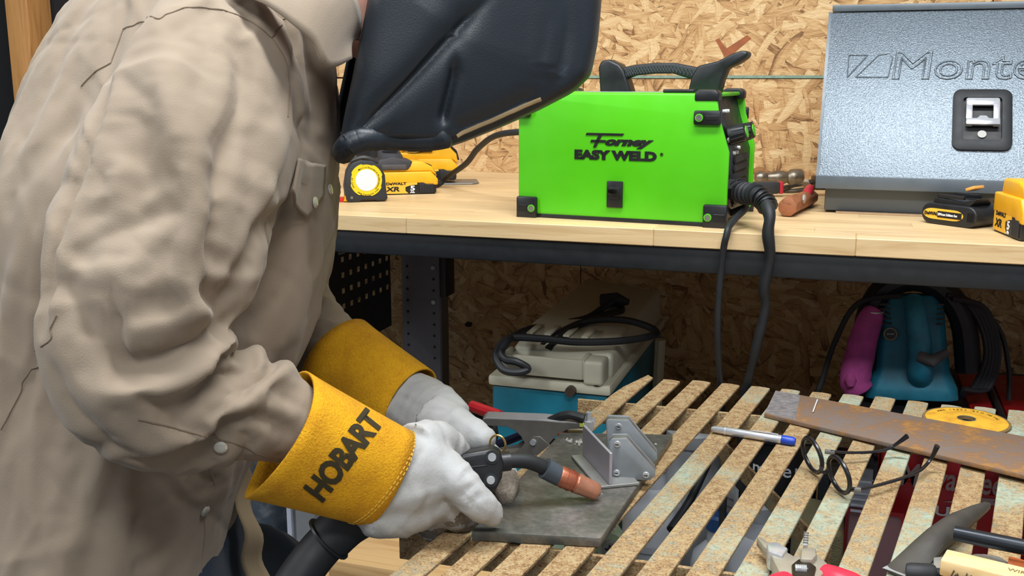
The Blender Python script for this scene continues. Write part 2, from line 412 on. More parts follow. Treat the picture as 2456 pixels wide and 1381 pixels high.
# low plank shelf under the bench
def shelf():
    t = thing('low_shelf', 'low shelf of pine planks under the workbench', 'shelf', (0, 1.9, .1))
    y = 1.35
    for k, (w, x0) in enumerate(((.185, -.34), (.14, -.86), (.14, -.84), (.185, -.80), (.185, -.80))):
        G().box(((x0 + .88) / 2, y + w / 2 - 1.9, .272 - .1), (.88 - x0, w - .004, .038)).build('plank', M_pine, t, bevel=.002)
        y += w
    G().box((-.58, 1.595 - 1.9, .232 - .1), (.62, .10, .038), ).build('batten', M_pine, t, bevel=.002)
    for k, (x, yy) in enumerate(((-.2, 1.6), (.84, 1.6), (.84, 2.22), (-.55, 2.22))):
        G().box((x, yy - 1.9, .105 - .1), (.038, .089, .21)).build('leg', M_pine, t, bevel=.002)
    return t
shelf()

# ---------------------------------------------------------------- welder on the bench
M_green = plain('welder_green', (84, 196, 20), .38, 0, .03, 15)
BZ = .9202
def screw(g, p, d, r=.004):
    d = V(d).normalized(); p = V(p)
    g.cyl(p, p + d * .002, r, n=12); return g
def welder():
    w = thing('mig_welder', 'bright green portable welding machine with black carry handle on the bench', 'welder', (-.5315, 1.646, BZ), math.radians(-5))
    L, W, H = .358, .222, .206
    side = [(0.003, .006), (.349, .006), (.353, .012), (.353, .118), (.336, .170), (.330, H), (.004, H), (0, .2), (0, .012)]
    side = [(x, z) for x, z in side]
    # green jacket: near side, far side, folded top
    for y0, y1, nm in ((0, .006, 'side_panel'), (W - .006, W, 'side_panel')):
        G().prism(side, -y1, -y0, frame((0, 0, 0), (1, 0, 0), (0, 0, 1))).build(nm, M_green, w, bevel=.0025, seg=3)
    G().box((.165, W / 2, H - .002), (.326, W - .01, .006)).build('top_panel', M_green, w, bevel=.002)
    # black chassis and front/rear faces, recessed between the jacket sides
    core = [(.006, .004), (.346, .004), (.346, .112), (.328, .165), (.318, H - .004), (.006, H - .004)]
    G().prism(core, -(W - .007), -.007, frame((0, 0, 0), (1, 0, 0), (0, 0, 1))).build('chassis', M_black, w, bevel=.002)
    G().box((.177, W / 2, .003), (.34, W - .002, .012)).build('base_tray', M_black, w, bevel=.003)
    # corner guards wrapping the corners, green trimmed screws
    def guard(x, z, ww, hh, y, sx, sz, nm='corner_guard'):
        s = -1 if y < W / 2 else 1
        g = G().box((x, y + s * .002, z), (ww, .012, hh))
        o = g.build(nm, M_black, w, bevel=.003)
        G().box((x + sx * ww * .18, y + s * .0075, z + sz * .0), (ww * .46, .003, hh * .28)).build('guard_recess', M_ink, o, bevel=.0006, seg=1)
        c = (x - sx * ww * .28, y + s * .008, z)
        G().cyl(c, (c[0], c[1] + s * .002, c[2]), .0062, n=16).build('screw_trim', M_green, o)
        G().cyl(c, (c[0], c[1] + s * .0026, c[2]), .0046, n=16).build('screw', M_dsteel, o)
    for y in (0, W):
        guard(.010, .178, .026, .022, y, -1, 0)
        guard(.017, .016, .036, .038, y, -1, 0)
        guard(.318, .170, .042, .022, y, 1, 0)
        guard(.336, .016, .038, .040, y, 1, 0)
    for y in (.012, W - .012):
        for x in (.016, .312):
            G().prism([(-.016, 0), (.022, 0), (.022, .013), (.016, .018), (-.010, .018), (-.016, .012)], -.014, .014, frame((x, y, H - .011), (1, 0, 0), (0, 0, 1))).build('top_corner_guard', M_black, w, bevel=.003)
    # long hinge strip on the near top edge
    G().box((.268, .018, H + .004), (.05, .02, .006)).build('hinge', M_black, w, bevel=.002)
    lab = G().box((.165, .09, H + .0015), (.15, .07, .001)).build('top_label', plain('top_sticker', (150, 156, 150), .35), w)
    # carry handle
    hy = .105
    fr = lambda y: frame((0, y, 0), (1, 0, 0), (0, 0, 1))
    h = thing_part('handle', w)
    px = lambda pts: [((x - 1240) / 1376, (222 - y) / 1376 + H) for x, y in pts]
    G().prism(px([(1395, 224), (1390, 165), (1396, 150), (1415, 147), (1440, 158), (1452, 172), (1470, 224)]), -.018, .018, fr(hy)).build('rear_post', M_black, h, bevel=.004, seg=3)
    G().prism(px([(1602, 224), (1610, 186), (1624, 162), (1668, 152), (1700, 136), (1722, 129), (1734, 133), (1732, 144), (1712, 158), (1688, 168), (1678, 196), (1672, 224)]), -.019, .019, fr(hy)).build('front_post', M_black, h, bevel=.004, seg=3)
    arc = [(1440, 166), (1475, 159), (1520, 155), (1565, 155), (1622, 166)]
    top = px(arc); bot = px([(x, y + 24 + (6 if i in (0, 4) else 0)) for i, (x, y) in enumerate(arc)])
    G().prism(top + bot[::-1], -.013, .013, fr(hy)).build('grip', M_blackr, h, bevel=.004, seg=3)
    gx = G()
    for k in range(26):      # diamond tread on the grip
        u = (k + .5) / 26; i = min(int(u * 4), 3); f = u * 4 - i
        a = V((top[i][0] * (1 - f) + top[i + 1][0] * f, -.0134 + hy, top[i][1] * (1 - f) + top[i + 1][1] * f - .004))
        for s in (-1, 1):
            gx.tube([a, a + V((s * .007, 0, -.011))], .0006, 4)
    t_ = gx.build('grip_tread', plain('tread_grey', (70, 74, 78), .5), h); t_['kind'] = 'stuff'
    # knobs and lamps on the control face
    n = V((.168 / math.hypot(.168, .05), 0, .05)).normalized()
    for (y, z) in ((.066, .140), (.128, .140)):
        c = V((.340, y, z)); k = G().tube([c, c + V((.012, 0, .003)), c + V((.024, 0, .006)), c + V((.026, 0, .0065))], [.016, .0145, .0135, .0115], 24).build('knob', M_black, w)
        rib = G()
        for q in range(14):
            a = 2 * PI * q / 14; rib.tube([c + V((.004, .0155 * math.cos(a), .0155 * math.sin(a))), c + V((.024, .0138 * math.cos(a), .006 + .0138 * math.sin(a)))], .0009, 4)
        r_ = rib.build('knob_ribs', M_blackr, k); r_['kind'] = 'stuff'
        G().cyl(c + V((.0255, 0, .0064)), c + V((.0272, 0, .0068)), .0095, n=20).build('knob_cap', M_green, k)
    for (y, z) in ((.07, .178), (.088, .178), (.092, .112), (.07, .112), (.115, .118)):
        G().cyl((.326 + (.178 - z) * .25, y, z), (.333 + (.178 - z) * .25, y, z), .0028, n=10).build('indicator_lamp', M_whiteink, w)
    for k in range(6):       # louvres
        z = .106 - k * .0135
        G().prism([(0, 0), (.004, 0), (.007, -.009), (.003, -.009)], -.055, .055, frame((.3445, .125, z), (1, 0, 0), (0, 0, 1))).build('louvre', M_blackm, w)
        G().box((.347, .125, z - .0115), (.002, .10, .0045)).build('louvre_slot', M_ink, w)
    for (y, z) in ((.020, .10), (.020, .022), (.020, .135)):
        screw(G(), (.346, y, z), (1, 0, 0), .0042).build('screw', M_dsteel, w)
    # power switch
    sw = G().box((.1708, -.001, .0448), (.0265, .006, .043)).build('switch_bezel', M_black, w, bevel=.001)
    G().box((.1708, -.0036, .047), (.0175, .003, .020)).build('rocker', M_ink, sw, bevel=.0008)
    G().box((.1708, -.0058, .052), (.0155, .004, .009), Matrix.Rotation(.15, 4, 'X')).build('rocker_face', plain('rocker_black', (12, 12, 14), .25), sw, bevel=.0008)
    # lettering
    F0 = lambda x, z: frame((x, -.0006, z), (1, 0, 0), (0, 0, 1))
    text('EASY WELD', .0192, 'lettering', M_ink, w, F0(.1000, .1012), bold=.0013, sx=1.34, spacing=1.02)
    text('\u00ae', .007, 'lettering', M_ink, w, F0(.2440, .109), bold=.0)
    text('orney', .0180, 'lettering', M_ink, w, F0(.1510, .1242), bold=.0011, sx=1.72, shear=.35)
    # the long-barred F of the logo
    G().prism([(.119, .1395), (.181, .1395), (.184, .1430), (.121, .1430)], 0, .0009, frame((0, -.0005, 0), (1, 0, 0), (0, 0, 1))).build('logo_bar', M_ink, w, smooth=False)
    G().prism([(.132, .120), (.137, .120), (.147, .1400), (.141, .1400)], 0, .0009, frame((0, -.0005, 0), (1, 0, 0), (0, 0, 1))).build('logo_stem', M_ink, w, smooth=False)
    G().prism([(.127, .1280), (.152, .1280), (.154, .1320), (.129, .1320)], 0, .0009, frame((0, -.0005, 0), (1, 0, 0), (0, 0, 1))).build('logo_bar', M_ink, w, smooth=False)
    # cables (local coordinates follow the welder)
    inv = Matrix.Translation(w.location) @ Matrix.Rotation(w.rotation_euler.z, 4, 'Z'); inv = inv.inverted()
    def wp(pts): return [inv @ V(p) for p in pts]
    base = V((.346, .055, .058))
    hx = G().tube([base, base + V((.014, 0, 0))], .0205, 8).build('cable_nut', M_black, w)
    neck = spl([base + V((.012, 0, 0))] + wp([(-0.1565, 1.64, 0.9731), (-0.1357, 1.6, 0.9755), (-0.1204, 1.585, 0.9675), (-0.1136, 1.575, 0.9582)]), 8)
    m = len(neck)
    sr = G().tube(neck, [.0150 - .0025 * i / m for i in range(m)], 16).build('strain_relief', M_blackr, w)
    for k in range(11):
        i = 3 + k * (m - 6) / 10; i0 = min(int(i), m - 2); c = neck[i0].lerp(neck[i0 + 1], i - i0); d = (neck[i0 + 1] - neck[i0]).normalized()
        r = .0188 - .003 * k / 10
        G().tube([c - d * .0016, c - d * .0008, c + d * .0008, c + d * .0016], [r - .0014, r, r, r - .0014], 18).build('ridge', M_black, sr)
    c2 = spl(wp([(-0.1168, 1.572, 0.9647), (-0.1096, 1.553, 0.9485), (-0.1105, 1.549, 0.9241), (-0.1059, 1.552, 0.8862), (-0.1131, 1.556, 0.8404), (-0.1102, 1.562, 0.8071), (-0.1219, 1.57, 0.7386), (-0.1315, 1.582, 0.6874), (-0.1465, 1.6, 0.6184), (-0.1721, 1.55, 0.5907), (-0.1985, 1.48, 0.5249), (-0.2193, 1.42, 0.4936)]), 8)
    rad = [max(.0075, .0108 - .00006 * i) + .0007 * math.sin(i * .45) for i in range(len(c2))]
    G().tube(c2, rad, 12, ell=.88).build('torch_cable', M_blackr, w)
    c3 = spl([V((.34, .075, .012))] + wp([(-0.1541, 1.66, 0.9485), (-0.1642, 1.6, 0.9377), (-0.1694, 1.56, 0.9293), (-0.1714, 1.55, 0.9173), (-0.1751, 1.552, 0.8952), (-0.1791, 1.555, 0.8299), (-0.1796, 1.56, 0.763), (-0.1754, 1.575, 0.6921), (-0.1694, 1.6, 0.616), (-0.1585, 1.58, 0.5678), (-0.1483, 1.45, 0.5371), (-0.1385, 1.36, 0.5192), (-0.1314, 1.3, 0.4683)]), 8)
    G().tube(c3, .0052, 10).build('ground_cable', M_blackr, w)
    c4 = spl([V((.0, .12, .138))] + wp([(-0.6162, 1.8, 1.049), (-0.6827, 1.87, 1.02), (-0.7333, 1.93, 0.9824), (-0.8114, 2.03, 0.9462), (-0.8381, 2.039, 0.9268), (-0.8434, 2, 0.9268), (-0.8584, 1.986, 0.9268)]), 8)
    G().tube(c4, .0058, 10).build('power_cord', M_blackr, w)
    return w
def thing_part(name, parent):
    o = bpy.data.objects.new(name, None); COL.objects.link(o); o.parent = parent; return o
welder()
# ---------------------------------------------------------------- grey sloped toolbox
def hammered(name):
    t = NT(name); n = t.noise(t.coord(), 420, 2, .5)
    t.out(t.ramp(n, [(.3, lin((92, 102, 110))), (.7, lin((132, 142, 150)))]), .40, .55); t.bump(n, .0009, .9); return t.m
def toolbox():
    b = thing('toolbox', 'slope-fronted grey metal toolbox with recessed latch on the bench', 'toolbox', (-.04, 1.87, BZ + .003))
    Mh = hammered('hammered_grey'); Mg = plain('grey_enamel', (96, 104, 110), .4, .2, .04)
    Wd = .74
    # base body: profile in YZ extruded along x
    prof = [(0, 0), (.28, 0), (.28, .36), (.21, .36), (0, .058)]
    YZ = frame((0, 0, 0), (0, 1, 0), (0, 0, 1))
    G().prism(prof, 0, Wd, YZ).build('body', Mg, b, bevel=.002)
    # lid: sloping plate with folded front lip, overhanging the body
    a = V((0, -.030, .062)); c = V((0, .160, .346))
    d = (c - a).normalized(); n = V((0, -d.z, d.y))
    lid = G().prism([(-.016, 0), (Wd + .016, 0), (Wd + .016, (c - a).length), (-.016, (c - a).length)], -.004, 0, frame(a, (1, 0, 0), d))
    # cut out for the latch is represented by a frame standing on the lid and a dark well set in it
    lid.build('lid', Mh, b, bevel=.002)
    G().box((Wd / 2, -.028, .052), (Wd + .032, .005, .022)).build('lid_lip', Mg, b, bevel=.001)
    for x in (-.0135, Wd + .0135):
        G().prism([(-.030, .043), (-.030, .064), (.160, .346), (.172, .33)], -.0025, .0025, Matrix.Translation((x, 0, 0)) @ YZ).build('lid_side', Mg, b)
    G().box((Wd / 2, .22, .352), (Wd + .02, .13, .012)).build('lid_top', Mg, b, bevel=.002)
    # latch
    def lf(u, v, w=0): return a + V((u, 0, 0)) + d * v + n * w
    FM = frame(lf(0, 0), (1, 0, 0), d)
    def rr(cx, cy, w, h, r, k=5):
        out = []
        for (sx, sy, a0) in ((1, 1, 0), (-1, 1, 1), (-1, -1, 2), (1, -1, 3)):
            for i in range(k + 1):
                t = (a0 + i / k) * PI / 2; out.append((cx + sx * (w / 2 - r) + r * math.cos(t), cy + sy * (h / 2 - r) + r * math.sin(t)))
        return out
    lu, lv = .2445, .114; ow, oh = .092, .118
    outer = rr(lu, lv, ow, oh, .014); inner = rr(lu, lv, ow - .032, oh - .036, .005)
    mid = rr(lu, lv, ow - .014, oh - .014, .011)
    rings = [[(x, y, 0) for x, y in outer], [(x, y, .005) for x, y in outer], [(x, y, .009) for x, y in mid], [(x, y, .008) for x, y in inner], [(x, y, .0015) for x, y in inner]]
    G().loft(rings, False, FM).build('latch_frame', M_blackr, b)
    G().prism(inner, .0004, .0014, FM).build('latch_well', M_ink, b)
    lt = thing_part('latch', b)
    G().box((lu - .021, lv + .010, .010), (.010, .052, .006), FM).build('latch_arm', M_chrome, lt, bevel=.001)
    G().box((lu + .021, lv + .010, .010), (.010, .052, .006), FM).build('latch_arm', M_chrome, lt, bevel=.001)
    G().box((lu, lv + .030, .011), (.050, .014, .006), FM).build('latch_bar', M_chrome, lt, bevel=.002)
    G().prism([(lu - .026, lv - .016), (lu - .026, lv - .004), (lu - .009, lv - .004), (lu - .005, lv + .001), (lu + .005, lv + .001), (lu + .009, lv - .004), (lu + .026, lv - .004), (lu + .026, lv - .016)], .010, .016, FM).build('pull_tab', M_chrome, lt, bevel=.0012)
    G().cyl(lf(lu, lv - .028, .001), lf(lu, lv - .028, .004), .007, n=14).build('lock_barrel', M_dsteel, lt)
    # embossed lettering and emblem
    G_ = text('Montezuma', .0800, 'lettering', Mh, b, frame(lf(.094, .197, .0008), (1, 0, 0), d), outline=.0016, shear=.08, sx=1.12, spacing=1.0)
    em = thing_part('emblem', b)
    for poly in ([(.020, .200), (.020, .246), (.052, .246)], [(.034, .200), (.070, .246), (.088, .250), (.094, .242), (.088, .200)]):
        pts = [lf(x + .004, y, .0006) for x, y in poly]
        G().tube(pts + [pts[0]], .0012, 6).build('emblem_line', Mh, em)
    return b
toolbox()
# corrugated sheet of cardboard the box stands on
tag(G().box((0, 0, 0), (.70, .2, .0028), Matrix.Translation((.33, 1.955, BZ + .0015))).build('cardboard_sheet', plain('cardboard', (168, 140, 108), .85, 0, .12, 60)), 'thin brown cardboard sheet under the grey toolbox', 'cardboard')
# ---------------------------------------------------------------- batteries, tape measure, cordless tools
M_label = plain('label_orange', (240, 186, 60), .45, 0, .03)
M_tread = plain('grip_black', (20, 20, 22), .55, 0, .1)
def big_pack(p, digit):
    """large slide battery: black case, yellow cap, printed side; local x = long side, -y = printed face"""
    G().prism([(-.055, 0), (.055, 0), (.0575, .006), (.0575, .030), (.050, .036), (-.0575, .036), (-.0575, .006)], -.037, .037, frame((0, 0, 0), (1, 0, 0), (0, 0, 1))).build('case', M_black, p, bevel=.003)
    G().prism([(-.0595, .030), (.030, .030), (.036, .024), (.0605, .024), (.0605, .040), (.047, .060), (-.0595, .060)], -.0385, .0385, frame((0, 0, 0), (1, 0, 0), (0, 0, 1))).build('cap', M_yellow, p, bevel=.003, seg=3)
    lb = G().prism([(-.054, .003), (.000, .003), (-.006, .010), (-.006, .020), (.004, .024), (.018, .026), (.018, .0345), (-.054, .0345)], 0, .0008, frame((0, -.0372, 0), (1, 0, 0), (0, 0, 1))).build('label', M_label, p, smooth=False)
    G().box((.037, -.0372, .0165), (.030, .002, .026)).build('grip', M_tread, p, bevel=.0005)
    ln = G()
    for k in range(9): ln.box((.0245 + k * .0031, -.0386, .0165), (.0012, .0016, .024))
    s_ = ln.build('grip_ribs', plain('rib_grey', (52, 52, 54), .5), p); s_['kind'] = 'stuff'
    F0 = lambda x, z: frame((x, -.0381, z), (1, 0, 0), (0, 0, 1))
    text('DeWALT', .0092, 'lettering', M_ink, p, F0(-.045, .0262), bold=.0004, sx=1.1)
    text('XR', .0165, 'lettering', M_ink, p, F0(-.045, .0095), bold=.0006, sx=1.2, shear=.15)
    text(digit, .0175, 'lettering', M_whiteink, p, F0(.0035, .0105), bold=.0006, sx=1.15)
    text('Ah', .006, 'lettering', M_whiteink, p, F0(.0035, .004), bold=.0003, sx=1.3)
def drill():
    t = thing('cordless_drill', 'yellow and black cordless drill standing behind the tape measure, battery marked 5', 'drill', (-.864, 1.925, BZ), math.radians(32)); t.scale = (1, 1, .76)
    big_pack(t, '5')
    G().prism([(-.06, .060), (.046, .060), (.060, .046), (.050, .072), (.030, .086), (.012, .088), (-.002, .078), (-.06, .070)], -.036, .036, frame((0, 0, 0), (1, 0, 0), (0, 0, 1))).build('foot', M_yellow, t, bevel=.004, seg=3)
    G().prism([(-.062, .064), (.000, .064), (.006, .074), (.010, .088), (-.018, .096), (-.03, .100), (-.062, .090)], -.038, .038, frame((0, 0, 0), (1, 0, 0), (0, 0, 1))).build('foot_guard', plain('dusty_black', (62, 60, 62), .7, 0, .2, 60), t, bevel=.004, seg=3)
    G().box((-.028, -.038, .073), (.05, .006, .014)).build('belt_clip', plain('dusty_grip', (78, 72, 70), .7, 0, .2, 60), t, bevel=.002)
    G().prism([(.030, .082), (.040, .062), (.060, .045), (.0608, .050), (.050, .075)], -.022, .022, frame((0, 0, 0), (1, 0, 0), (0, 0, 1))).build('work_light', M_ink, t, bevel=.001)
    h = spl([(-.030, 0, .090), (-.034, 0, .115), (-.030, 0, .150), (-.022, 0, .185)], 6)
    G().tube(h, [.024 + .002 * math.cos(i * .5) for i in range(len(h))], 20, ell=.75).build('handle', plain('handle_rubber', (58, 58, 62), .65, 0, .15, 60), t)
    gr = G()
    for k in range(10): gr.tube([(-.032 + .0225 * math.cos(a), .0225 * math.sin(a) * .75 - .002, .112 + k * .0065) for a in [(-2.4 + i * .22) for i in range(8)]], .0011, 5)
    s_ = gr.build('grip_ridges', M_tread, t); s_['kind'] = 'stuff'
    G().tube([(-.10, 0, .205), (-.02, 0, .205), (.06, 0, .205)], [.027, .031, .026], 20).build('motor_housing', M_yellow, t)
    G().tube([(.058, 0, .205), (.10, 0, .205), (.112, 0, .205)], [.022, .019, .012], 18).build('chuck', M_black, t)
    G().tube([(.03, 0, .045), (.032, 0, .065)], .004, 8)
    return t
drill()
def second_tool():
    t = thing('cordless_saw', 'yellow cordless saw on a flat grey shoe behind the drill, battery marked 4', 'saw', (-.905, 2.12, BZ), math.radians(24)); t.scale = (1, 1, .78)
    G().prism([(-.13, -.05), (.105, -.05), (.12, -.03), (.12, .05), (-.13, .05)], 0, .004).build('shoe', M_dsteel, t, bevel=.0015)
    p = thing_part('battery', t); p.location = (.012, -.002, .012)
    big_pack(p, '4')
    pr = [(-.10, .070), (.060, .070), (.074, .056), (.070, .085), (.052, .108), (.034, .112), (.020, .100), (-.02, .088), (-.10, .092)]
    G().prism(pr, -.034, .034, frame((0, 0, 0), (1, 0, 0), (0, 0, 1))).build('housing', M_yellow, t, bevel=.004, seg=3)
    G().prism([(.058, .100), (.068, .088), (.074, .066), (.077, .068), (.072, .092), (.060, .106)], -.02, .02, frame((0, 0, 0), (1, 0, 0), (0, 0, 1))).build('release_tab', M_ink, t)
    G().box((-.010, -.034, .100), (.055, .01, .016)).build('side_grip', M_tread, t, bevel=.003)
    h = spl([(-.075, -.02, .066), (-.055, -.022, .10), (-.035, -.02, .135)], 5)
    G().tube(h, .012, 12).build('front_strut', M_yellow, t)
    G().tube(spl([(.03, 0, .105), (-.02, 0, .125), (-.09, 0, .150), (-.14, 0, .150)], 5), .021, 14).build('handle', M_black, t)
    G().cyl((-.09, -.01, .075), (-.09, -.045, .075), .004, n=10)
    G().tube([(-.10, .02, .09), (-.10, -.03, .09)], [.055, .05], 22).build('blade_guard', M_black, t)
    G().cyl((-.105, -.022, .085), (-.105, -.036, .085), .014, n=16).build('arbor_cap', M_blackr, t)
    return t
second_tool()
def tape():
    t = thing('tape_measure', 'black tape measure with a round yellow and white face on the bench', 'tape measure', (-.876, 1.768, BZ), math.radians(33))
    XZ = frame((0, 0, 0), (1, 0, 0), (0, 0, 1))
    body = [(-.040, .004), (-.034, 0), (-.015, 0), (-.010, .004), (.012, .004), (.018, .001), (.034, .001), (.0385, .006), (.036, .018), (.034, .05), (.026, .068), (.010, .078), (-.012, .080), (-.028, .074), (-.037, .058), (-.042, .03)]
    G().prism(body, -.020, .020, XZ).build('case', plain('tape_rubber', (44, 46, 50), .6, 0, .12, 80), t, bevel=.003, seg=3)
    ring = []
    for k in range(64):
        a = 2 * PI * k / 64; r = .0292 + (.0022 if (k % 16) < 9 else 0)
        ring.append((-.0015 + r * math.cos(a + .3), .0415 + r * math.sin(a + .3)))
    G().prism(ring, .0195, .0212, XZ).build('face_ring', plain('tape_yellow', (240, 206, 30), .4, 0, .03), t)
    disc = [(-.0015 + .0205 * math.cos(2 * PI * k / 48), .0415 + .0205 * math.sin(2 * PI * k / 48)) for k in range(48)]
    G().prism(disc, .0200, .0217, XZ).build('face_disc', M_white, t)
    def ring_text(s, a0, step, rr=.0226, flip=False):
        for i, ch in enumerate(s):
            a = a0 + (step * i if flip else -step * i)
            c = V((-.0015 + rr * math.cos(a), -.0213, .0415 + rr * math.sin(a)))
            up = V((math.cos(a), 0, math.sin(a))) * (-1 if flip else 1)
            xd = V((up.z, 0, -up.x))
            text(ch, .0042, 'face_lettering', M_ink, t, frame(c - (up * .003 if flip else V((0, 0, 0))), xd, up), ext=.0002, bold=.0001)
    ring_text('Metric/Standard', 2.25, .115); ring_text('ProCarpenter', .45, .11)
    ring_text('25 feet', 2.95, .11, .0256, True); ring_text('www.fastcap.com', 4.05, .105, .0256, True)
    G().prism([(-.045, .002), (-.024, -.0005), (-.020, .003), (-.040, .012)], -.0215, .014, XZ).build('blade_mouth', M_yellow, t, bevel=.001)
    G().box((-.048, 0, .004), (.010, .02, .008)).build('blade_tab', plain('tab_red', (196, 40, 30), .5), t, bevel=.001)
    G().tube(spl([(-.03, -.014, .077), (-.005, -.016, .0835), (.022, -.014, .074)], 6), .005, 8).build('thumb_lock', M_black, t)
    G().cyl((-.030, -.0185, .009), (-.030, -.0212, .009), .0028, n=10).build('screw', M_dsteel, t)
    return t
tape()
def small_pack():
    t = thing('slim_battery', 'slim black tool battery with an orange label in front of the toolbox', 'battery', (.172, 1.775, BZ), math.radians(-40))
    def stad(w, h, k=8):
        r = h / 2; out = []
        for s in (1, -1):
            for i in range(k + 1):
                a = -PI / 2 + PI * i / k; out.append((s * (w / 2 - r) + s * r * math.cos(a), r + s * r * math.sin(a)))
        return out
    XZ = frame((0, 0, 0), (1, 0, 0), (0, 0, 1))
    G().prism(stad(.100, .034), -.032, .032, XZ).build('case', M_black, t, bevel=.003, seg=3)
    lb = [(x - .009, y * .5 + .0085) for x, y in stad(.072, .034)]
    G().prism(lb, .0318, .0328, XZ).build('label', M_label, t, smooth=False)
    G().box((.003, -.0332, .0170), (.043, .001, .010)).build('label_panel', M_ink, t)
    text('DeWALT', .0072, 'lettering', M_ink, t, frame((-.0425, -.0335, .0148), (1, 0, 0), (0, 0, 1)), bold=.0003, sx=1.0)
    text('20Vmax Lithium Ion', .0055, 'lettering', M_whiteink, t, frame((-.0175, -.0342, .0153), (1, 0, 0), (0, 0, 1)), bold=.0001, sx=.78)
    G().prism([(-.036, .030), (.030, .030), (.044, .046), (.020, .040), (-.020, .042), (-.030, .042)], -.026, .026, XZ).build('rail_block', M_black, t, bevel=.002)
    for y in (-.022, .022): G().box((-.004, y, .045), (.048, .006, .006)).build('rail', M_tread, t, bevel=.001)
    G().box((.040, 0, .049), (.016, .026, .005), Matrix.Rotation(-.35, 4, 'Y')).build('release_tab', plain('tab_tan', (222, 164, 82), .5), t, bevel=.001)
    ln = G()
    for k in range(6): ln.box((.0345 + k * .0021, -.0325, .017), (.0009, .0018, .014))
    s_ = ln.build('grip_ribs', M_tread, t); s_['kind'] = 'stuff'
    return t
small_pack()
def front_pack():
    t = thing('tool_battery', 'big yellow and black tool battery at the right end of the bench', 'battery', (.262, 1.672, BZ), math.radians(-78))
    big_pack(t, '5')
    G().prism([(-.05, .058), (.047, .058), (.036, .076), (.016, .082), (-.045, .082)], -.032, .032, frame((0, 0, 0), (1, 0, 0), (0, 0, 1))).build('rail_top', M_yellow, t, bevel=.004, seg=3)
    for k in range(5): G().box((.044, -.016 + k * .0085, .068), (.010, .0045, .014), ).build('vent', M_ink, t, bevel=.0006, seg=1)
    G().box((.030, .0, .0795), (.012, .05, .006)).build('terminal_strip', M_ink, t, bevel=.0006, seg=1)
    G().box((.0605, .012, .034), (.003, .036, .013)).build('badge', M_ink, t, bevel=.0006, seg=1)
    text('20V', .009, 'badge_lettering', M_label, t, frame((.0622, -.002, .030), (0, 1, 0), (0, 0, 1)), bold=.0003)
    return t
front_pack()
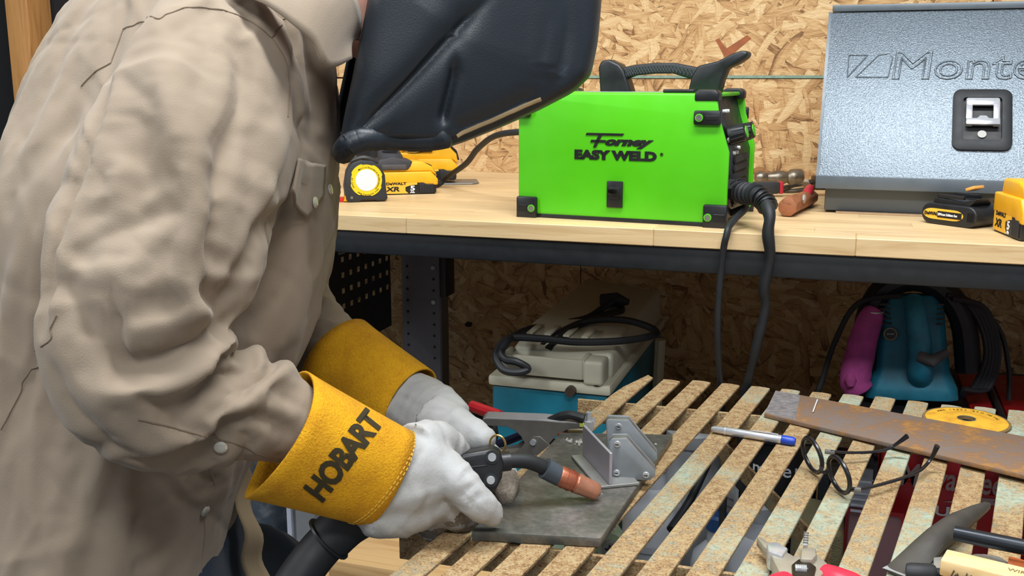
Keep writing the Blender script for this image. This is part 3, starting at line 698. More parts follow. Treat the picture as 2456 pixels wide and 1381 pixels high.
def bench_tools():
    # ball-peen hammer lying behind the welder
    h = thing('ball_peen_hammer', 'worn steel hammer head lying behind the green welder', 'hammer', (-.150, 2.28, BZ + .020))
    prof = [(.001, -.05), (.010, -.047), (.0145, -.04), (.015, -.030), (.0105, -.022), (.012, -.010), (.015, -.002), (.015, .014), (.011, .022), (.0175, .030), (.0185, .036), (.0185, .052), (.0165, .055)]
    Mw = plain('worn_steel', (132, 122, 108), .38, .8, .3, 60)
    G().lathe(prof, 20, frame((0, 0, 0), (0, 0, 1), z=(.93, .36, 0))).build('head', Mw, h)
    G().tube([(-.008, .0, 0), (-.05, .14, .0), (-.08, .26, -.003)], [.008, .011, .013], 12, ell=1.3).build('handle', wood('hammer_handle', (150, 106, 66), (96, 60, 36), 'y'), h)
    # locking pliers between the hammer and the toolbox
    p = thing('locking_pliers', 'greasy locking pliers with black and red grips behind the welder cable', 'pliers', (-.132, 2.10, BZ))
    M_gr = plain('grip_charcoal', (50, 50, 52), .6, 0, .2, 60); M_rd = plain('grip_red', (186, 44, 56), .45)
    G().prism([(-.075, -.016), (-.002, -.010), (-.002, .010), (-.078, .010)], .006, .030, frame((0, -.01, 0), (.9, .43, 0), (-.43, .9, 0))).build('grip', M_gr, p, bevel=.004)
    G().prism([(-.002, -.010), (.006, -.009), (.006, .009), (-.002, .010)], .006, .030, frame((0, -.01, 0), (.9, .43, 0), (-.43, .9, 0))).build('grip_collar', M_rd, p, bevel=.002)
    Md = plain('greasy_steel', (92, 82, 72), .4, .8, .35, 80)
    G().tube(spl([(.0, -.005, .014), (.035, .018, .022), (.075, .036, .030)], 5), [.0045 + .001 * math.sin(i) for i in range(11)], 8).build('lever', Md, p)
    G().tube(spl([(.0, .004, .010), (.03, .012, .010), (.07, .03, .016)], 5), .0045, 8).build('lower_arm', Md, p)
    G().prism([(0, -.012), (.03, -.014), (.034, .0), (.028, .014), (0, .012)], .012, .040, frame((.062, .026, 0), (.9, .43, 0), (-.43, .9, 0))).build('jaw', Md, p, bevel=.003)
    G().cyl((.05, .008, .026), (.05, .016, .028), .006, n=12).build('rivet', M_steel, p)
    # wooden handled tool in front of the toolbox corner
    k = thing('wooden_handle_tool', 'stubby worn wooden tool handle lying against the toolbox corner', 'tool handle', (-.090, 1.84, BZ))
    Mo = wood('old_handle', (158, 98, 62), (104, 58, 34), 'y', 1.2, .6)
    oc = [(.0165 * math.cos(a), .0165 * math.sin(a) * 1.0 + .0165) for a in [PI / 8 + i * PI / 4 for i in range(8)]]
    G().loft([[V((x, -.062, z)) for x, z in oc], [V((x * 1.03, -.03, z * 1.03)) for x, z in oc], [V((x + .004, .05, z * .94)) for x, z in oc], [V((x + .006, .13, z * .88)) for x, z in oc]], True, Matrix.Rotation(-.12, 4, 'Z') @ Matrix.Translation((.0, 0, .0))).build('handle', Mo, k, bevel=.0025)
    G().ball((.0165, -.01, .026), (.004, .014, .008), 10, 6).build('paint_smear', plain('grey_paint', (168, 156, 146), .7), k)
    r = thing('red_grip_end', 'red plastic grip tip sticking out under the toolbox lid corner', 'pliers', (-.068, 1.93, BZ + .0224))
    G().tube(spl([(-.004, -.012, .0), (-.003, .0, .006), (.0, .012, .011)], 4), [.0075, .008, .0085, .009, .009, .0085, .008, .008, .008], 12).build('grip', M_rd, r)
    G().tube([(0, .01, .011), (-.006, .035, .014), (-.014, .06, .014)], [.006, .006, .004], 8).build('arm', Md, r)
    G().prism([(-.008, -.006), (.008, -.006), (.008, .006), (-.008, .006)], -.0223, .001).build('foot', Md, r)
bench_tools()

# ---------------------------------------------------------------- things under the bench
SZ = .2915
M_teal = plain('planer_teal', (16, 104, 124), .38, 0, .06, 12)
M_cream = plain('planer_cream', (196, 192, 170), .45, 0, .05, 20)
def planer():
    t = thing('thickness_planer', 'teal and cream benchtop planer with coiled black cord under the bench', 'planer', (-.485, 1.68, SZ))
    W = .215; D_ = .53; H = .315
    G().box((0, D_ / 2, H / 2), (W, D_, H)).build('body', M_teal, t, bevel=.006)
    # cream top casting: lower flange, raised roof that climbs to the back
    G().box((0, D_ / 2, H + .010), (W + .012, D_ + .012, .020)).build('top_flange', M_cream, t, bevel=.006)
    x = W / 2
    rf = G().loft([[V((-x + .006, .04, H + .018)), V((x - .002, .04, H + .018)), V((x - .004, .05, H + .062)), V((-x + .03, .05, H + .066))],
                   [V((-x + .006, .16, H + .018)), V((x - .002, .16, H + .018)), V((x - .004, .16, H + .075)), V((-x + .03, .16, H + .085))],
                   [V((-x + .012, D_, H + .018)), V((x - .002, D_, H + .018)), V((x - .004, D_ - .01, H + .085)), V((-x + .045, D_ - .01, H + .105))]])
    rf.build('roof', M_cream, t, bevel=.008, seg=3)
    # hollow chute box on the front of the roof
    ch = G(); cw, cz = .075, H + .036
    ch.box((-.012, -.004, cz + .008), (.150, .008, .036)); ch.box((-.085, .022, cz + .008), (.007, .056, .036)); ch.box((.061, .022, cz + .008), (.010, .056, .036)); ch.box((-.012, .022, cz - .006), (.150, .056, .008))
    ch.build('chute', M_cream, t, bevel=.003)
    G().box((.082, .015, H + .040), (.036, .05, .045)).build('side_lug', M_cream, t, bevel=.007, seg=3)
    for k in range(4): G().box((-.06 + k * .035, .11, H + .082), (.012, .07, .004), Matrix.Rotation(-.0, 4, 'X')).build('vent_rib', M_cream, t, bevel=.001)
    G().cyl((.088, .0, H + .018), (.088, .0, H + .034), .0085, n=14).build('cap_bolt', M_black, t)
    G().tube([(.043, -.005, H + .006), (.043, -.018, H + .006)], [.0095, .009], 14).build('side_bolt', plain('oxide_bolt', (84, 70, 60), .5, .6, .2), t)
    G().tube([(x + .008, .42, .03), (x + .016, .42, H - .0)], .012, 8).build('height_post', M_cream, t)
    # coiled cord resting on the roof and hooked round the chute
    def w(*a): return V(a) - V((-.485, 1.68, SZ))
    cp = [(-0.5159, 1.74, 0.6683), (-0.5012, 1.8, 0.6802), (-0.4577, 1.85, 0.6963), (-0.3872, 1.86, 0.7009), (-0.3291, 1.84, 0.6922), (-0.3277, 1.8, 0.6892), (-0.3764, 1.74, 0.6906), (-0.4453, 1.71, 0.6909), (-0.5042, 1.7, 0.6947), (-0.5636, 1.69, 0.6924), (-0.577, 1.66, 0.6696), (-0.5585, 1.64, 0.6499), (-0.5316, 1.64, 0.6463), (-0.5149, 1.65, 0.6518), (-0.5332, 1.645, 0.6637), (-0.5565, 1.65, 0.6649), (-0.5676, 1.66, 0.6765), (-0.5574, 1.7, 0.6951), (-0.5512, 1.83, 0.6823), (-0.4785, 1.9, 0.6876), (-0.4487, 1.95, 0.7042), (-0.4364, 1.97, 0.7119)]
    G().tube(spl([w(*p) for p in cp], 8), .0068, 10).build('power_cord', M_blackr, t)
    c2 = [(-0.5011, 1.73, 0.6689), (-0.4797, 1.81, 0.6876), (-0.4415, 1.92, 0.6943), (-0.419, 1.97, 0.6935), (-0.4343, 2, 0.7007), (-0.4561, 2, 0.7044)]
    G().tube(spl([w(*p) for p in c2], 8), .0068, 10).build('power_cord', M_blackr, t)
    pl = w(*(-0.4441, 1.985, 0.7083)); G().tube([pl + V((-.02, 0, 0)), pl + V((.012, 0, .004)), pl + V((.035, .01, -.002))], [.013, .015, .006], 10).build('plug', M_blackr, t)
    return t
planer()
def case():
    t = thing('tool_case', 'low black plastic tool case with red stripes under the sander', 'case', (.30, 1.93, SZ))
    Mr = plain('case_red', (176, 26, 34), .4, 0, .06)
    Mk = plain('case_black', (34, 36, 40), .5, 0, .2, 30, .0006)
    G().prism([(-.32, -.24), (.33, -.24), (.33, .24), (-.26, .24)], 0, .262).build('lower_shell', Mk, t, bevel=.012, seg=3)
    G().prism([(-.32, -.25), (.34, -.25), (.34, .25), (-.26, .25)], .264, .284).build('lid', Mk, t, bevel=.008, seg=3)
    for (a, b) in ((-.075, -.035), (-.018, .060), (.20, .27)):
        G().box(((a + b) / 2, -.02, .286), (b - a, .44, .012)).build('stripe', Mr, t, bevel=.004)
    G().tube([(-.026, -.22, .290), (-.026, .19, .290)], .006, 8).build('hinge_bar', plain('hinge_grey', (70, 70, 72), .4, .5), t)
    G().box((-.10, -.258, .18), (.06, .016, .05)).build('latch', Mk, t, bevel=.004)
    return t
case()
def sander():
    t = thing('belt_sander', 'dusty teal belt sander standing on end with a purple dust bag', 'sander', (.128, 1.90, .5885))
    Mt = plain('sander_teal', (36, 122, 146), .5, 0, .25, 30)
    Ms = plain('sander_teal_dusty', (60, 110, 122), .7, 0, .3, 60)
    # body: flared at the foot, tilted back slightly
    T = Matrix.Rotation(-.06, 4, 'Y') @ Matrix.Rotation(-.12, 4, 'X')
    def ring(z, w, d, y): 
        return [V((w * sx, y + d * sy, z)) for sx, sy in ((-1, -.6), (-.8, -1), (.8, -1), (1, -.6), (1, 1), (-1, 1))]
    G().loft([ring(.0, .078, .04, 0), ring(.022, .076, .042, 0), ring(.05, .064, .036, .004), ring(.10, .058, .034, .006), ring(.165, .054, .032, .008), ring(.185, .044, .026, .01)], True, T).build('housing', Mt, t, bevel=.004)
    h = spl([(.002, -.035, .175), (.004, -.062, .155), (.010, -.066, .11), (.012, -.06, .065), (.014, -.035, .045)], 6)
    G().tube([T @ V(p) for p in h], [.017, .0165, .0165, .0165, .017, .017, .0175, .018, .0185, .019, .019, .0195, .02, .02, .02, .021, .021, .021, .022, .022, .022, .022, .022, .022, .022][:len(h)], 14).build('handle', Mt, t)
    G().tube([T @ V((.010, -.078, .085)), T @ V((.03, -.086, .078)), T @ V((.055, -.082, .095))], [.012, .011, .006], 12).build('cord_boot', plain('boot_grey', (84, 84, 82), .7, 0, .2, 60), t)
    for k in range(5):
        G().box((-.046 + .001 * k, -.033, .170 - k * .0085), (.016, .006, .0035), T).build('vent', M_ink, t)
        G().box((.046, -.033, .170 - k * .0085), (.010, .006, .0035), T).build('vent', M_ink, t)
    br = G().cyl(T @ V((-.036, -.030, .118)), T @ V((-.036, -.040, .118)), .011, n=20).build('brush_cap', M_black, t)
    G().tube([T @ V((-.036 + .0105 * math.cos(a), -.041, .118 + .0105 * math.sin(a))) for a in [i * PI / 10 for i in range(21)]], .0014, 6).build('cap_rim', plain('rim_cream', (150, 144, 118), .6), br)
    G().box((-.036, -.0405, .118), (.012, .002, .002), T @ Matrix.Rotation(0, 4, 'Y')).build('cap_slot', M_dsteel, br)
    # belt arch over the top
    ar = [(-.075 + .0, .0, .05), (-.075, .0, .13), (-.05, .0, .19), (.0, .0, .213), (.05, .0, .195), (.085, .0, .14), (.095, .0, .05)]
    G().tube([T @ V(p) for p in spl(ar, 6)], .022, 10, ell=1.6).build('belt_guard', M_blackr, t)
    # dust bag
    bag = spl([(-.070, -.02, .165), (-.086, -.03, .12), (-.092, -.035, .075), (-.098, -.04, .035), (-.088, -.04, .012)], 5)
    rb = [.014, .018, .021, .022, .023, .024, .0245, .025, .0255, .026, .027, .0275, .028, .028, .0275, .027, .0265, .026, .026, .0255, .025][:len(bag)]
    bg = G().tube(bag, rb, 18, ell=.85)
    rnd = random.Random(5)
    for i, p in enumerate(bg.v):
        q = noise.noise(p * 45) * .004 + noise.noise(p * 110) * .002
        bg.v[i] = p + V((q, q * .6, q * .3))
    bo = bg.build('dust_bag', plain('magenta_cloth', (176, 72, 140), .85, 0, .18, 50, .0004), t, sub=1)
    G().tube([V((-.073 + .0165 * math.cos(a), -.021 + .0165 * math.sin(a), .158)) for a in [i * PI / 10 for i in range(21)]], .0016, 6).build('bag_ring', M_steel, bo)
    G().tube([(-.106, -.058, .048), (-.105, -.066, .040), (-.104, -.068, .030)], [.006, .011, .006], 10).build('bag_clip', plain('clip_pink', (176, 76, 140), .6), bo)
    # cord loops hanging round the sander
    c1 = [(-.03, -.03, .19), (-.10, -.02, .17), (-.135, -.03, .10), (-.155, -.04, .02), (-.165, -.06, .004)]
    G().tube(spl(c1, 8), .0048, 8).build('power_cord', M_blackr, t)
    for k in range(5):
        c = [(.02 + k * .008, .01 - k * .008, .205 - k * .004), (.085 + .006 * k, 0, .17), (.115 + .005 * k, -.01, .10), (.10 + .006 * k, -.02, .035), (.08, -.03 - .004 * k, .02 + .004 * k)]
        G().tube(spl(c, 8), .0048, 8).build('power_cord', M_blackr, t)
    c = [(.05, .03, .2), (.13, .02, .14), (.155, .01, .07), (.16, .0, .01)]
    G().tube(spl(c, 8), .0042, 8).build('power_cord', M_blackr, t)
    return t
sander()
def under_table():
    M_jug = NT('translucent_plastic'); M_jug.out(lin((226, 230, 238)), .35); M_jug.b.inputs['Transmission Weight'].default_value = .15; M_jug = M_jug.m
    Mwh = plain('bottle_white', (204, 208, 214), .5, 0, .03); Mg = plain('bottle_grey', (168, 172, 176), .5, 0, .04)
    def bottle(name, label, cat, p, prof, m, lab=None, capm=None):
        t = thing(name, label, cat, (p[0], p[1], SZ))
        G().lathe(prof, 28).build('bottle', m, t)
        top = prof[-1][1]
        G().lathe([(prof[-1][0] + .003, top - .004), (prof[-1][0] + .003, top + .016), (prof[-1][0] - .001, top + .02)], 22).build('cap', capm or Mg, t)
        if lab:
            r = max(q[0] for q in prof) + .0006; o = G()
            o.grid(16, 1, lambda u, v: (r * math.cos(-2.6 + 2.2 * u), r * math.sin(-2.6 + 2.2 * u), lab[0] + (lab[1] - lab[0]) * v))
            l = o.build('label', plain('bottle_label', (190, 194, 204), .5), t)
            for k in range(6):
                ln = G(); z = lab[1] - .012 - k * (lab[1] - lab[0] - .02) / 6
                ln.grid(10, 1, lambda u, v: ((r + .0005) * math.cos(-2.4 + (1.2 + .3 * (k % 2)) * u), (r + .0005) * math.sin(-2.4 + (1.2 + .3 * (k % 2)) * u), z + .0018 * v))
                ln.build('print_line', plain('print_grey', (120, 124, 134), .6), l)
        return t
    jug = lambda h, r: [(r * .9, 0), (r, .008), (r, h * .68), (r * .9, h * .78), (r * .42, h * .88), (r * .38, h)]
    bottle('white_jug', 'white plastic jug under the slats beside the steel plate', 'jug', (-.262, 1.505), jug(.265, .048), M_jug, (.06, .15))
    bottle('grey_bottle', 'squat grey plastic bottle with a flat lid under the slats', 'bottle', (-.218, 1.605), [(.05, 0), (.053, .006), (.053, .225), (.047, .24), (.044, .262), (.04, .28)], Mg)
    bottle('small_bottle', 'white bottle with blue printed label beneath the table slats', 'bottle', (-.155, 1.46), jug(.20, .040), Mwh, (.05, .13), plain('cap_blue', (44, 84, 140), .45))
    bottle('spray_bottle', 'pale plastic bottle below the pliers under the table', 'bottle', (-.092, 1.392), jug(.255, .046), M_jug, (.06, .17))
    bottle('pale_canister', 'tall pale canister standing behind the white bottles', 'canister', (-.135, 1.70), [(.038, 0), (.041, .005), (.041, .19), (.03, .205), (.028, .21)], Mwh, (.06, .17), M_black)
    # black paint tin with white lettering
    t = thing('paint_tin', 'black tin with white lettering below the ball pen', 'tin', (-.080, 1.545, SZ))
    G().lathe([(.060, 0), (.063, .004), (.061, .008), (.061, .325), (.064, .329), (.064, .337), (.058, .338), (.057, .333)], 36).build('tin', M_black, t)
    def curved(s, size, z, a0, r, m, sx=1.):
        x = 0
        for ch in s:
            a = a0 + x / r
            c = V((r * math.cos(a), r * math.sin(a), z)); text(ch, size, 'lettering', m, t, frame(c, (-math.sin(a), math.cos(a), 0), (0, 0, 1)), ext=.0002, bold=.0002)
            x += size * (.36 if ch in 'il' else .92 if ch in 'mw' else .6)
    curved('imperial', .030, .279, -2.30, .0616, M_whiteink); curved('radiant', .022, .205, -1.55, .0616, plain('faded_ink', (120, 122, 126), .6))
    for k in range(5):
        g = G(); g.grid(10, 1, lambda u, v: (.0616 * math.cos(-1.9 + .8 * u), .0616 * math.sin(-1.9 + .8 * u), .15 + k * .012 + .003 * v)); g.build('print_line', plain('print_pale', (120, 122, 126), .6), t)
    g = G(); g.grid(8, 1, lambda u, v: (.0618 * math.cos(-2.95 + .38 * u), .0618 * math.sin(-2.95 + .38 * u), .18 + .06 * v)); g.build('white_label', M_whiteink, t)
    # red boxed tool with aluminium rail on top
    Mr = plain('box_red', (168, 22, 30), .42, 0, .08, 8)
    b = thing('red_tool_box', 'red tool carton with grey lettering below the eyeglasses', 'box', (.165, 1.56, SZ))
    x0 = -.105
    G().box((.035, .02, .1625), (.26, .13, .325)).build('carton', Mr, b, bevel=.002)
    G().prism([(-.094, .0), (.165, 0), (.165, .05), (-.094, .065)], 0, .012, frame((0, -.046, .225), (1, 0, 0), (0, 0, 1))).build('raised_band', plain('box_red_bright', (190, 24, 32), .4, 0, .05), b, bevel=.002)
    F = lambda x, z: frame((x, -.0595, z), (1, 0, 0), (0, 0, 1))
    Mgr = plain('grey_ink', (176, 150, 150), .5)
    text('Milwaukee', .048, 'lettering', Mgr, b, F(-.070, .283), bold=.0008, shear=.15, sx=.66)
    text('FUEL', .020, 'lettering', M_whiteink, b, F(-.034, .243), bold=.0005, sx=1.5)
    G().prism([(-.01, .264), (.06, .268), (.055, .274), (.085, .278), (.01, .276), (.02, .272)], 0, .001, frame((0, -.0592, 0), (1, 0, 0), (0, 0, 1))).build('lightning_bolt', Mgr, b, smooth=False)
    k = thing('black_carton', 'black carton with small white lettering beside the red tool carton', 'box', (.030, 1.56, SZ))
    G().box((0, .01, .15), (.062, .12, .30)).build('carton', M_black, k, bevel=.002)
    text('ONE-KEY', .0135, 'lettering', M_whiteink, k, frame((-.026, -.0508, .272), (1, 0, 0), (0, 0, 1)), bold=.0003, sx=1.0)
    a = thing('aluminium_level', 'aluminium level lying across the cartons under the table', 'level', (.12, 1.56, SZ + .3265))
    G().box((.02, 0, .013), (.42, .022, .024)).build('beam', plain('brushed_aluminium', (206, 210, 214), .35, .25, .05), a, bevel=.002)
    for z in (.0245, .0015): G().box((.02, -.002, z), (.42, .028, .003)).build('flange', M_steel, a, bevel=.0006, seg=1)
    for x in (-.06, .02, .20): G().tube([(x, -.011, .013), (x, -.015, .013)], .010, 18).build('vial_ring', M_black, a)
    # blister pack
    p = thing('blister_pack', 'clear plastic blister pack on a red card under the table', 'package', (.062, 1.43, SZ + .1405))
    G().prism([(-.038, 0), (.03, 0), (.04, .012), (.04, .12), (-.038, .12)], -.001, .001, frame((0, 0, 0), (1, 0, 0), (0, .2, 1))).build('card', Mr, p)
    cl = NT('clear_plastic'); cl.out((.9, .92, .95), .12); cl.b.inputs['Transmission Weight'].default_value = .9; cl.b.inputs['IOR'].default_value = 1.2
    G().prism([(-.034, .004), (.028, .004), (.036, .014), (.036, .116), (-.034, .116)], .004, .022, frame((0, 0, 0), (1, 0, 0), (0, .2, 1))).build('blister', cl.m, p, bevel=.004)
    for k_ in range(6): G().box((-.02, -.012 + .0022 * k_, .128 + .008 * k_), (.025, .003, .003)).build('clip_rib', plain('rib_clear', (200, 206, 216), .3), p)
    G().box((-.02, .02, .15), (.03, .006, .06)).build('hanger', plain('hanger_pale', (180, 184, 196), .4), p, bevel=.002)
    dk = thing('dark_case', 'small black plastic case under the red blister pack', 'case', (.062, 1.43, SZ))
    G().box((0, 0, .062), (.085, .09, .124)).build('shell', M_black, dk, bevel=.006, seg=3)
    G().box((0, 0, .132), (.087, .092, .014)).build('lid', M_blackr, dk, bevel=.004)
    # olive plastic-wrapped parcel
    o = thing('wrapped_parcel', 'olive brown parcel in plastic wrap between the tin and the blister pack', 'parcel', (-.012, 1.43, SZ))
    g = G().box((0, 0, .125), (.07, .10, .25)); ob = g.build('parcel', plain('olive_wrap', (112, 104, 72), .35, 0, .2, 30, .002), o, bevel=.01, seg=3)
    G().prism([(-.03, .0), (.03, 0), (.02, .03), (-.02, .035)], -.002, .002, frame((0, -.02, .246), (1, 0, 0), (0, .3, 1))).build('wrap_flap', plain('olive_wrap_flap', (128, 120, 88), .3), o)
    # pale green cast foot with a screw
    c = thing('green_casting', 'pale green cast machine foot with a cross-head screw below the plate', 'machine part', (-.325, 1.385, SZ))
    Mgn = plain('pale_green', (156, 170, 138), .5, 0, .05, 30)
    G().prism([(-.09, 0), (.06, 0), (.07, .03), (.055, .15), (.02, .20), (-.03, .17), (-.09, .15)], -.05, .05, frame((0, 0, 0), (1, 0, 0), (0, 0, 1))).build('casting', Mgn, c, bevel=.008, seg=3)
    G().tube([(.035, -.046, .205), (.035, -.058, .205)], .022, 18).build('boss', Mgn, c)
    s_ = G().tube([(.035, -.056, .205), (.035, -.064, .205)], [.013, .011], 16).build('screw_head', M_dsteel, c)
    G().box((.035, -.0645, .205), (.014, .0015, .0025)).build('slot', M_ink, s_); G().box((.035, -.0645, .205), (.0025, .0015, .014)).build('slot', M_ink, s_)
    # angle gauge at the right edge
    q = thing('angle_gauge', 'red and cream angle gauge with a printed scale at the table corner', 'gauge', (.285, 1.40, SZ))
    F2 = frame((0, 0, .19), (.85, .1, .5), (-.5, .1, .85))
    G().box((.04, .0, 0), (.16, .075, .012), F2).build('body', Mr, q, bevel=.002)
    G().box((.04, .004, .0065), (.15, .040, .002), F2).build('scale_plate', plain('scale_cream', (206, 200, 176), .5), q)
    for i in range(22): G().box((-.025 + i * .006, -.008 + (.004 if i % 5 == 0 else 0), .0078), (.0009, .012 + (.008 if i % 5 == 0 else 0), .0006), F2).build('tick', M_ink, q, smooth=False)
    for i, s in enumerate(('30', '35', '40', '45')): text(s, .011, 'scale_lettering', M_ink, q, F2 @ Matrix.Translation((-.022 + i * .030, .010, .0075)), bold=.0002)
    G().box((.02, .03, .09), (.02, .02, .185)).build('stand', M_black, q)
    # grey cabinet and steel sheet standing behind the man, left of the shelf
    gc = thing('grey_cabinet', 'pale grey metal cabinet standing left of the plank shelf', 'cabinet', (-1.086, 1.9, 0.1265)[:2] + (0,))
    Mgc = plain('cabinet_grey', (150, 152, 154), .5, 0, .05)
    G().box((0, .1, .19), (.082, .30, .38)).build('body', Mgc, gc, bevel=.003)
    G().box((-.036, -.054, .19), (.012, .012, .38)).build('edge_strip', plain('strip_white', (216, 222, 236), .4), gc, bevel=.002)
    G().box((.034, -.053, .19), (.014, .010, .38)).build('door_stile', plain('stile_grey', (118, 118, 120), .5), gc, bevel=.002)
    gp = thing('galvanised_bin', 'dented blue-grey galvanised bin behind the man\'s legs', 'bin', (-1.232, 1.92, 0.0957)[:2] + (0,))
    t_ = NT('galvanised'); n1 = t_.noise(t_.coord(), 24, 3); t_.out(t_.ramp(n1, [(.3, lin((96, 108, 122))), (.55, lin((124, 136, 148))), (.72, lin((190, 200, 208)))]), .35, .5); t_.bump(n1, .004, .6)
    G().lathe([(.07, 0), (.075, .01), (.09, .38), (.093, .385), (.093, .395), (.088, .395), (.086, .385), (.07, .02)], 32).build('shell', t_.m, gp)
    for z in (.12, .28): G().lathe([(.074 + z * .042, z - .006), (.079 + z * .042, z), (.074 + z * .042, z + .006)], 32).build('rib', t_.m, gp)
under_table()
# ---------------------------------------------------------------- things on the table
def table_things():
    # steel plate
    Ms = NT('mill_scale'); n = Ms.noise(Ms.coord(), 14, 4, .6); n2 = Ms.noise(Ms.coord(), 160, 3)
    Ms.out(Ms.ramp(Ms.math('ADD', Ms.math('MULTIPLY', n, .7), Ms.math('MULTIPLY', n2, .3)), [(.35, lin((72, 72, 68))), (.5, lin((94, 93, 86))), (.62, lin((120, 114, 108)))]), Ms.ramp(n, [(.3, .32), (.7, .5)]), .25); Ms.bump(n2, .0004)
    p = [(-0.3492, 0.924, 0.692), (-0.2178, 0.9508, 0.692), (-0.2001, 1.283, 0.692), (-0.3424, 1.244, 0.692)]
    pl = G().prism([(q[0] + .28, q[1] - 1.13) for q in p], 0, .011).build('steel_plate', Ms.m, None, bevel=.0018)
    pl.location = (-.28, 1.13, TZ + .0004); tag(pl, 'dark rectangular steel plate lying on the table slats', 'steel plate')
    PZ = TZ + .0118
    # tee joint being welded
    w = thing('tee_joint', 'small bare steel tee joint being welded on the dark plate', 'workpiece', (-.265, 1.12, PZ))
    o = V((-.265, 1.12, PZ))
    Mb = plain('ground_steel', (176, 172, 182), .38, .35, .06, 40)
    a = V((-0.2906, 1.164, 0.692)); b = V((-0.2378, 1.08, 0.692)); d = (b - a).normalized(); sd = V((d.y, -d.x, 0)) * -1
    L = (b - a).length
    G().box((L / 2, 0, .0035 + .019), (L, .0035, .038), frame(a - o, d, z=(0, 0, 1))).build('upright', Mb, w, bevel=.0004, seg=1)
    G().box((L / 2, 0, .0017), (L * 1.03, .050, .0032), frame(a - o + V((.008, .005, 0)), d, z=(0, 0, 1))).build('flat', plain('flat_steel', (150, 150, 146), .4, .4, .08, 40), w, bevel=.0004, seg=1)
    # magnetic squares holding it
    Mg = plain('magnet_grey', (132, 137, 140), .45, .05, .08, 60)
    def magnet(label, poly, yy, th, screws, zb):
        t = thing('welding_magnet', label, 'magnet', (poly[0][0], yy, zb), 0, None)
        bx = poly[0][0]
        pp = [(q[0] - bx, q[2] - zb) for q in poly]
        G().prism(pp, 0, th, frame((0, 0, 0), (1, 0.18, 0), (0, 0, 1))).build('plate', Mg, t, bevel=.0012)
        G().prism([(x * .96 + .001, z * .96 + .001) for x, z in pp], -.012, -.0004, frame((0, 0, 0), (1, 0.18, 0), (0, 0, 1))).build('core', M_dsteel, t, bevel=.0005, seg=1)
        G().prism(pp, -.016, -.0124, frame((0, 0, 0), (1, 0.18, 0), (0, 0, 1))).build('plate', Mg, t, bevel=.0012)
        for (x, z) in screws:
            c = frame((0, 0, 0), (1, 0.18, 0), (0, 0, 1)) @ V((x, z, th))
            s = G().tube([c, c + V((.0003, -.0018, 0))], [.0042, .0034], 14).build('screw', M_steel, t)
            G().box(c + V((0, -.002, 0)), (.0045, .0006, .0010)).build('slot', M_ink, s)
    z0 = PZ + .0005
    sc = 1 / 2050
    def mp(pts, x0, y0): return [(x0 + (x - 1463) * sc * 1.03, 0, z0 + (1155 - y) * sc * 1.02) for x, y in pts]
    x0 = V((-0.243, 1.101, 0.692)).x
    magnet('nearer grey magnetic welding square clamped to the tee joint', mp([(1463, 1152), (1458, 1140), (1455, 1066), (1462, 1056), (1496, 1054), (1562, 1128), (1564, 1142), (1552, 1154), (1472, 1156)], x0, 0), 1.108, .003, [(.006, .043), (.006, .008), (.040, .007)], PZ + .0005)
    magnet('farther grey magnetic welding square standing behind the first one', [(q[0] - .014, 0, q[2]) for q in mp([(1463, 1152), (1458, 1140), (1452, 1052), (1456, 1046), (1506, 1046), (1575, 1128), (1578, 1142), (1568, 1154), (1472, 1156)], x0, 0)], 1.160, .003, [(.010, .046)], PZ + .0005)
    # slag crumbs
    rnd = random.Random(9); g = G()
    for (cx, cy, k, sp) in ((*(-0.3091, 1.21, 0.692)[:2], 70, .011), (*(-0.2421, 1.233, 0.692)[:2], 45, .012)):
        for i in range(k):
            r = rnd.uniform(.0006, .0022); x, y = cx + rnd.gauss(0, sp), cy + rnd.gauss(0, sp * .45)
            g.ball((x, y, PZ + r * .7), (r, r * rnd.uniform(.6, 1.2), r), 5, 4)
    s = g.build('slag_crumbs', plain('slag', (182, 178, 170), .5, .3, .3, 300)); tag(s, 'grey metal filings scattered on the steel plate', 'filings', kind='stuff')
    # ball pen
    a, b = V((-0.1563, 1.335, 0.69)), V((-0.0462, 1.319, 0.69)); d = (b - a)
    t = thing('ball_pen', 'silver ball pen with a blue end lying across the slats', 'pen', (a.x, a.y, TZ))
    at = lambda k: d * k + V((0, 0, .0062))
    G().tube([at(0), at(.03), at(.16), at(.17), at(.55), at(.80), at(.845)], [.0030, .0044, .0050, .0054, .0054, .0055, .0054], 16).build('barrel', plain('pen_silver', (206, 208, 212), .25, .6, .04), t)
    G().tube([at(.84), at(.86), at(.97), at(1.0)], [.0058, .0062, .0060, .0045], 16).build('cap', plain('pen_blue', (26, 66, 176), .35), t)
    G().tube([at(.80) + V((0, 0, .006)), at(.70) + V((0, -.001, .0068)), at(.50) + V((0, -.001, .0065))], .0010, 6).build('clip', M_chrome, t)
    for k in (.165, .815): G().tube([at(k), at(k + .012)], .0058, 16).build('ring', M_chrome, t)
    # rusty flat bar
    Mr = NT('rusty_bar'); n = Mr.noise(Mr.coord((1, 1, 1)), 16, 4, .6); n2 = Mr.noise(Mr.coord(), 130, 3)
    Mr.out(Mr.ramp(Mr.math('ADD', Mr.math('MULTIPLY', n, .75), Mr.math('MULTIPLY', n2, .3)), [(.36, lin((120, 108, 102))), (.5, lin((124, 104, 90))), (.58, lin((134, 102, 74))), (.70, lin((166, 118, 58)))]), .6, .05); Mr.bump(n2, .0008)
    q = [(-0.0872, 1.54, 0.6872), (-0.0942, 1.423, 0.6872), (0.2166, 1.27, 0.6925), (0.2367, 1.415, 0.6925)]
    e1 = V(q[2]) + (V(q[2]) - V(q[1])) * .35; e2 = V(q[3]) + (V(q[3]) - V(q[0])) * .35
    br = thing('flat_bar', 'long rusty flat steel bar lying across the table', 'steel bar', (.09, 1.45, TZ + .0040)); br.rotation_euler = (0, -.019, 0)
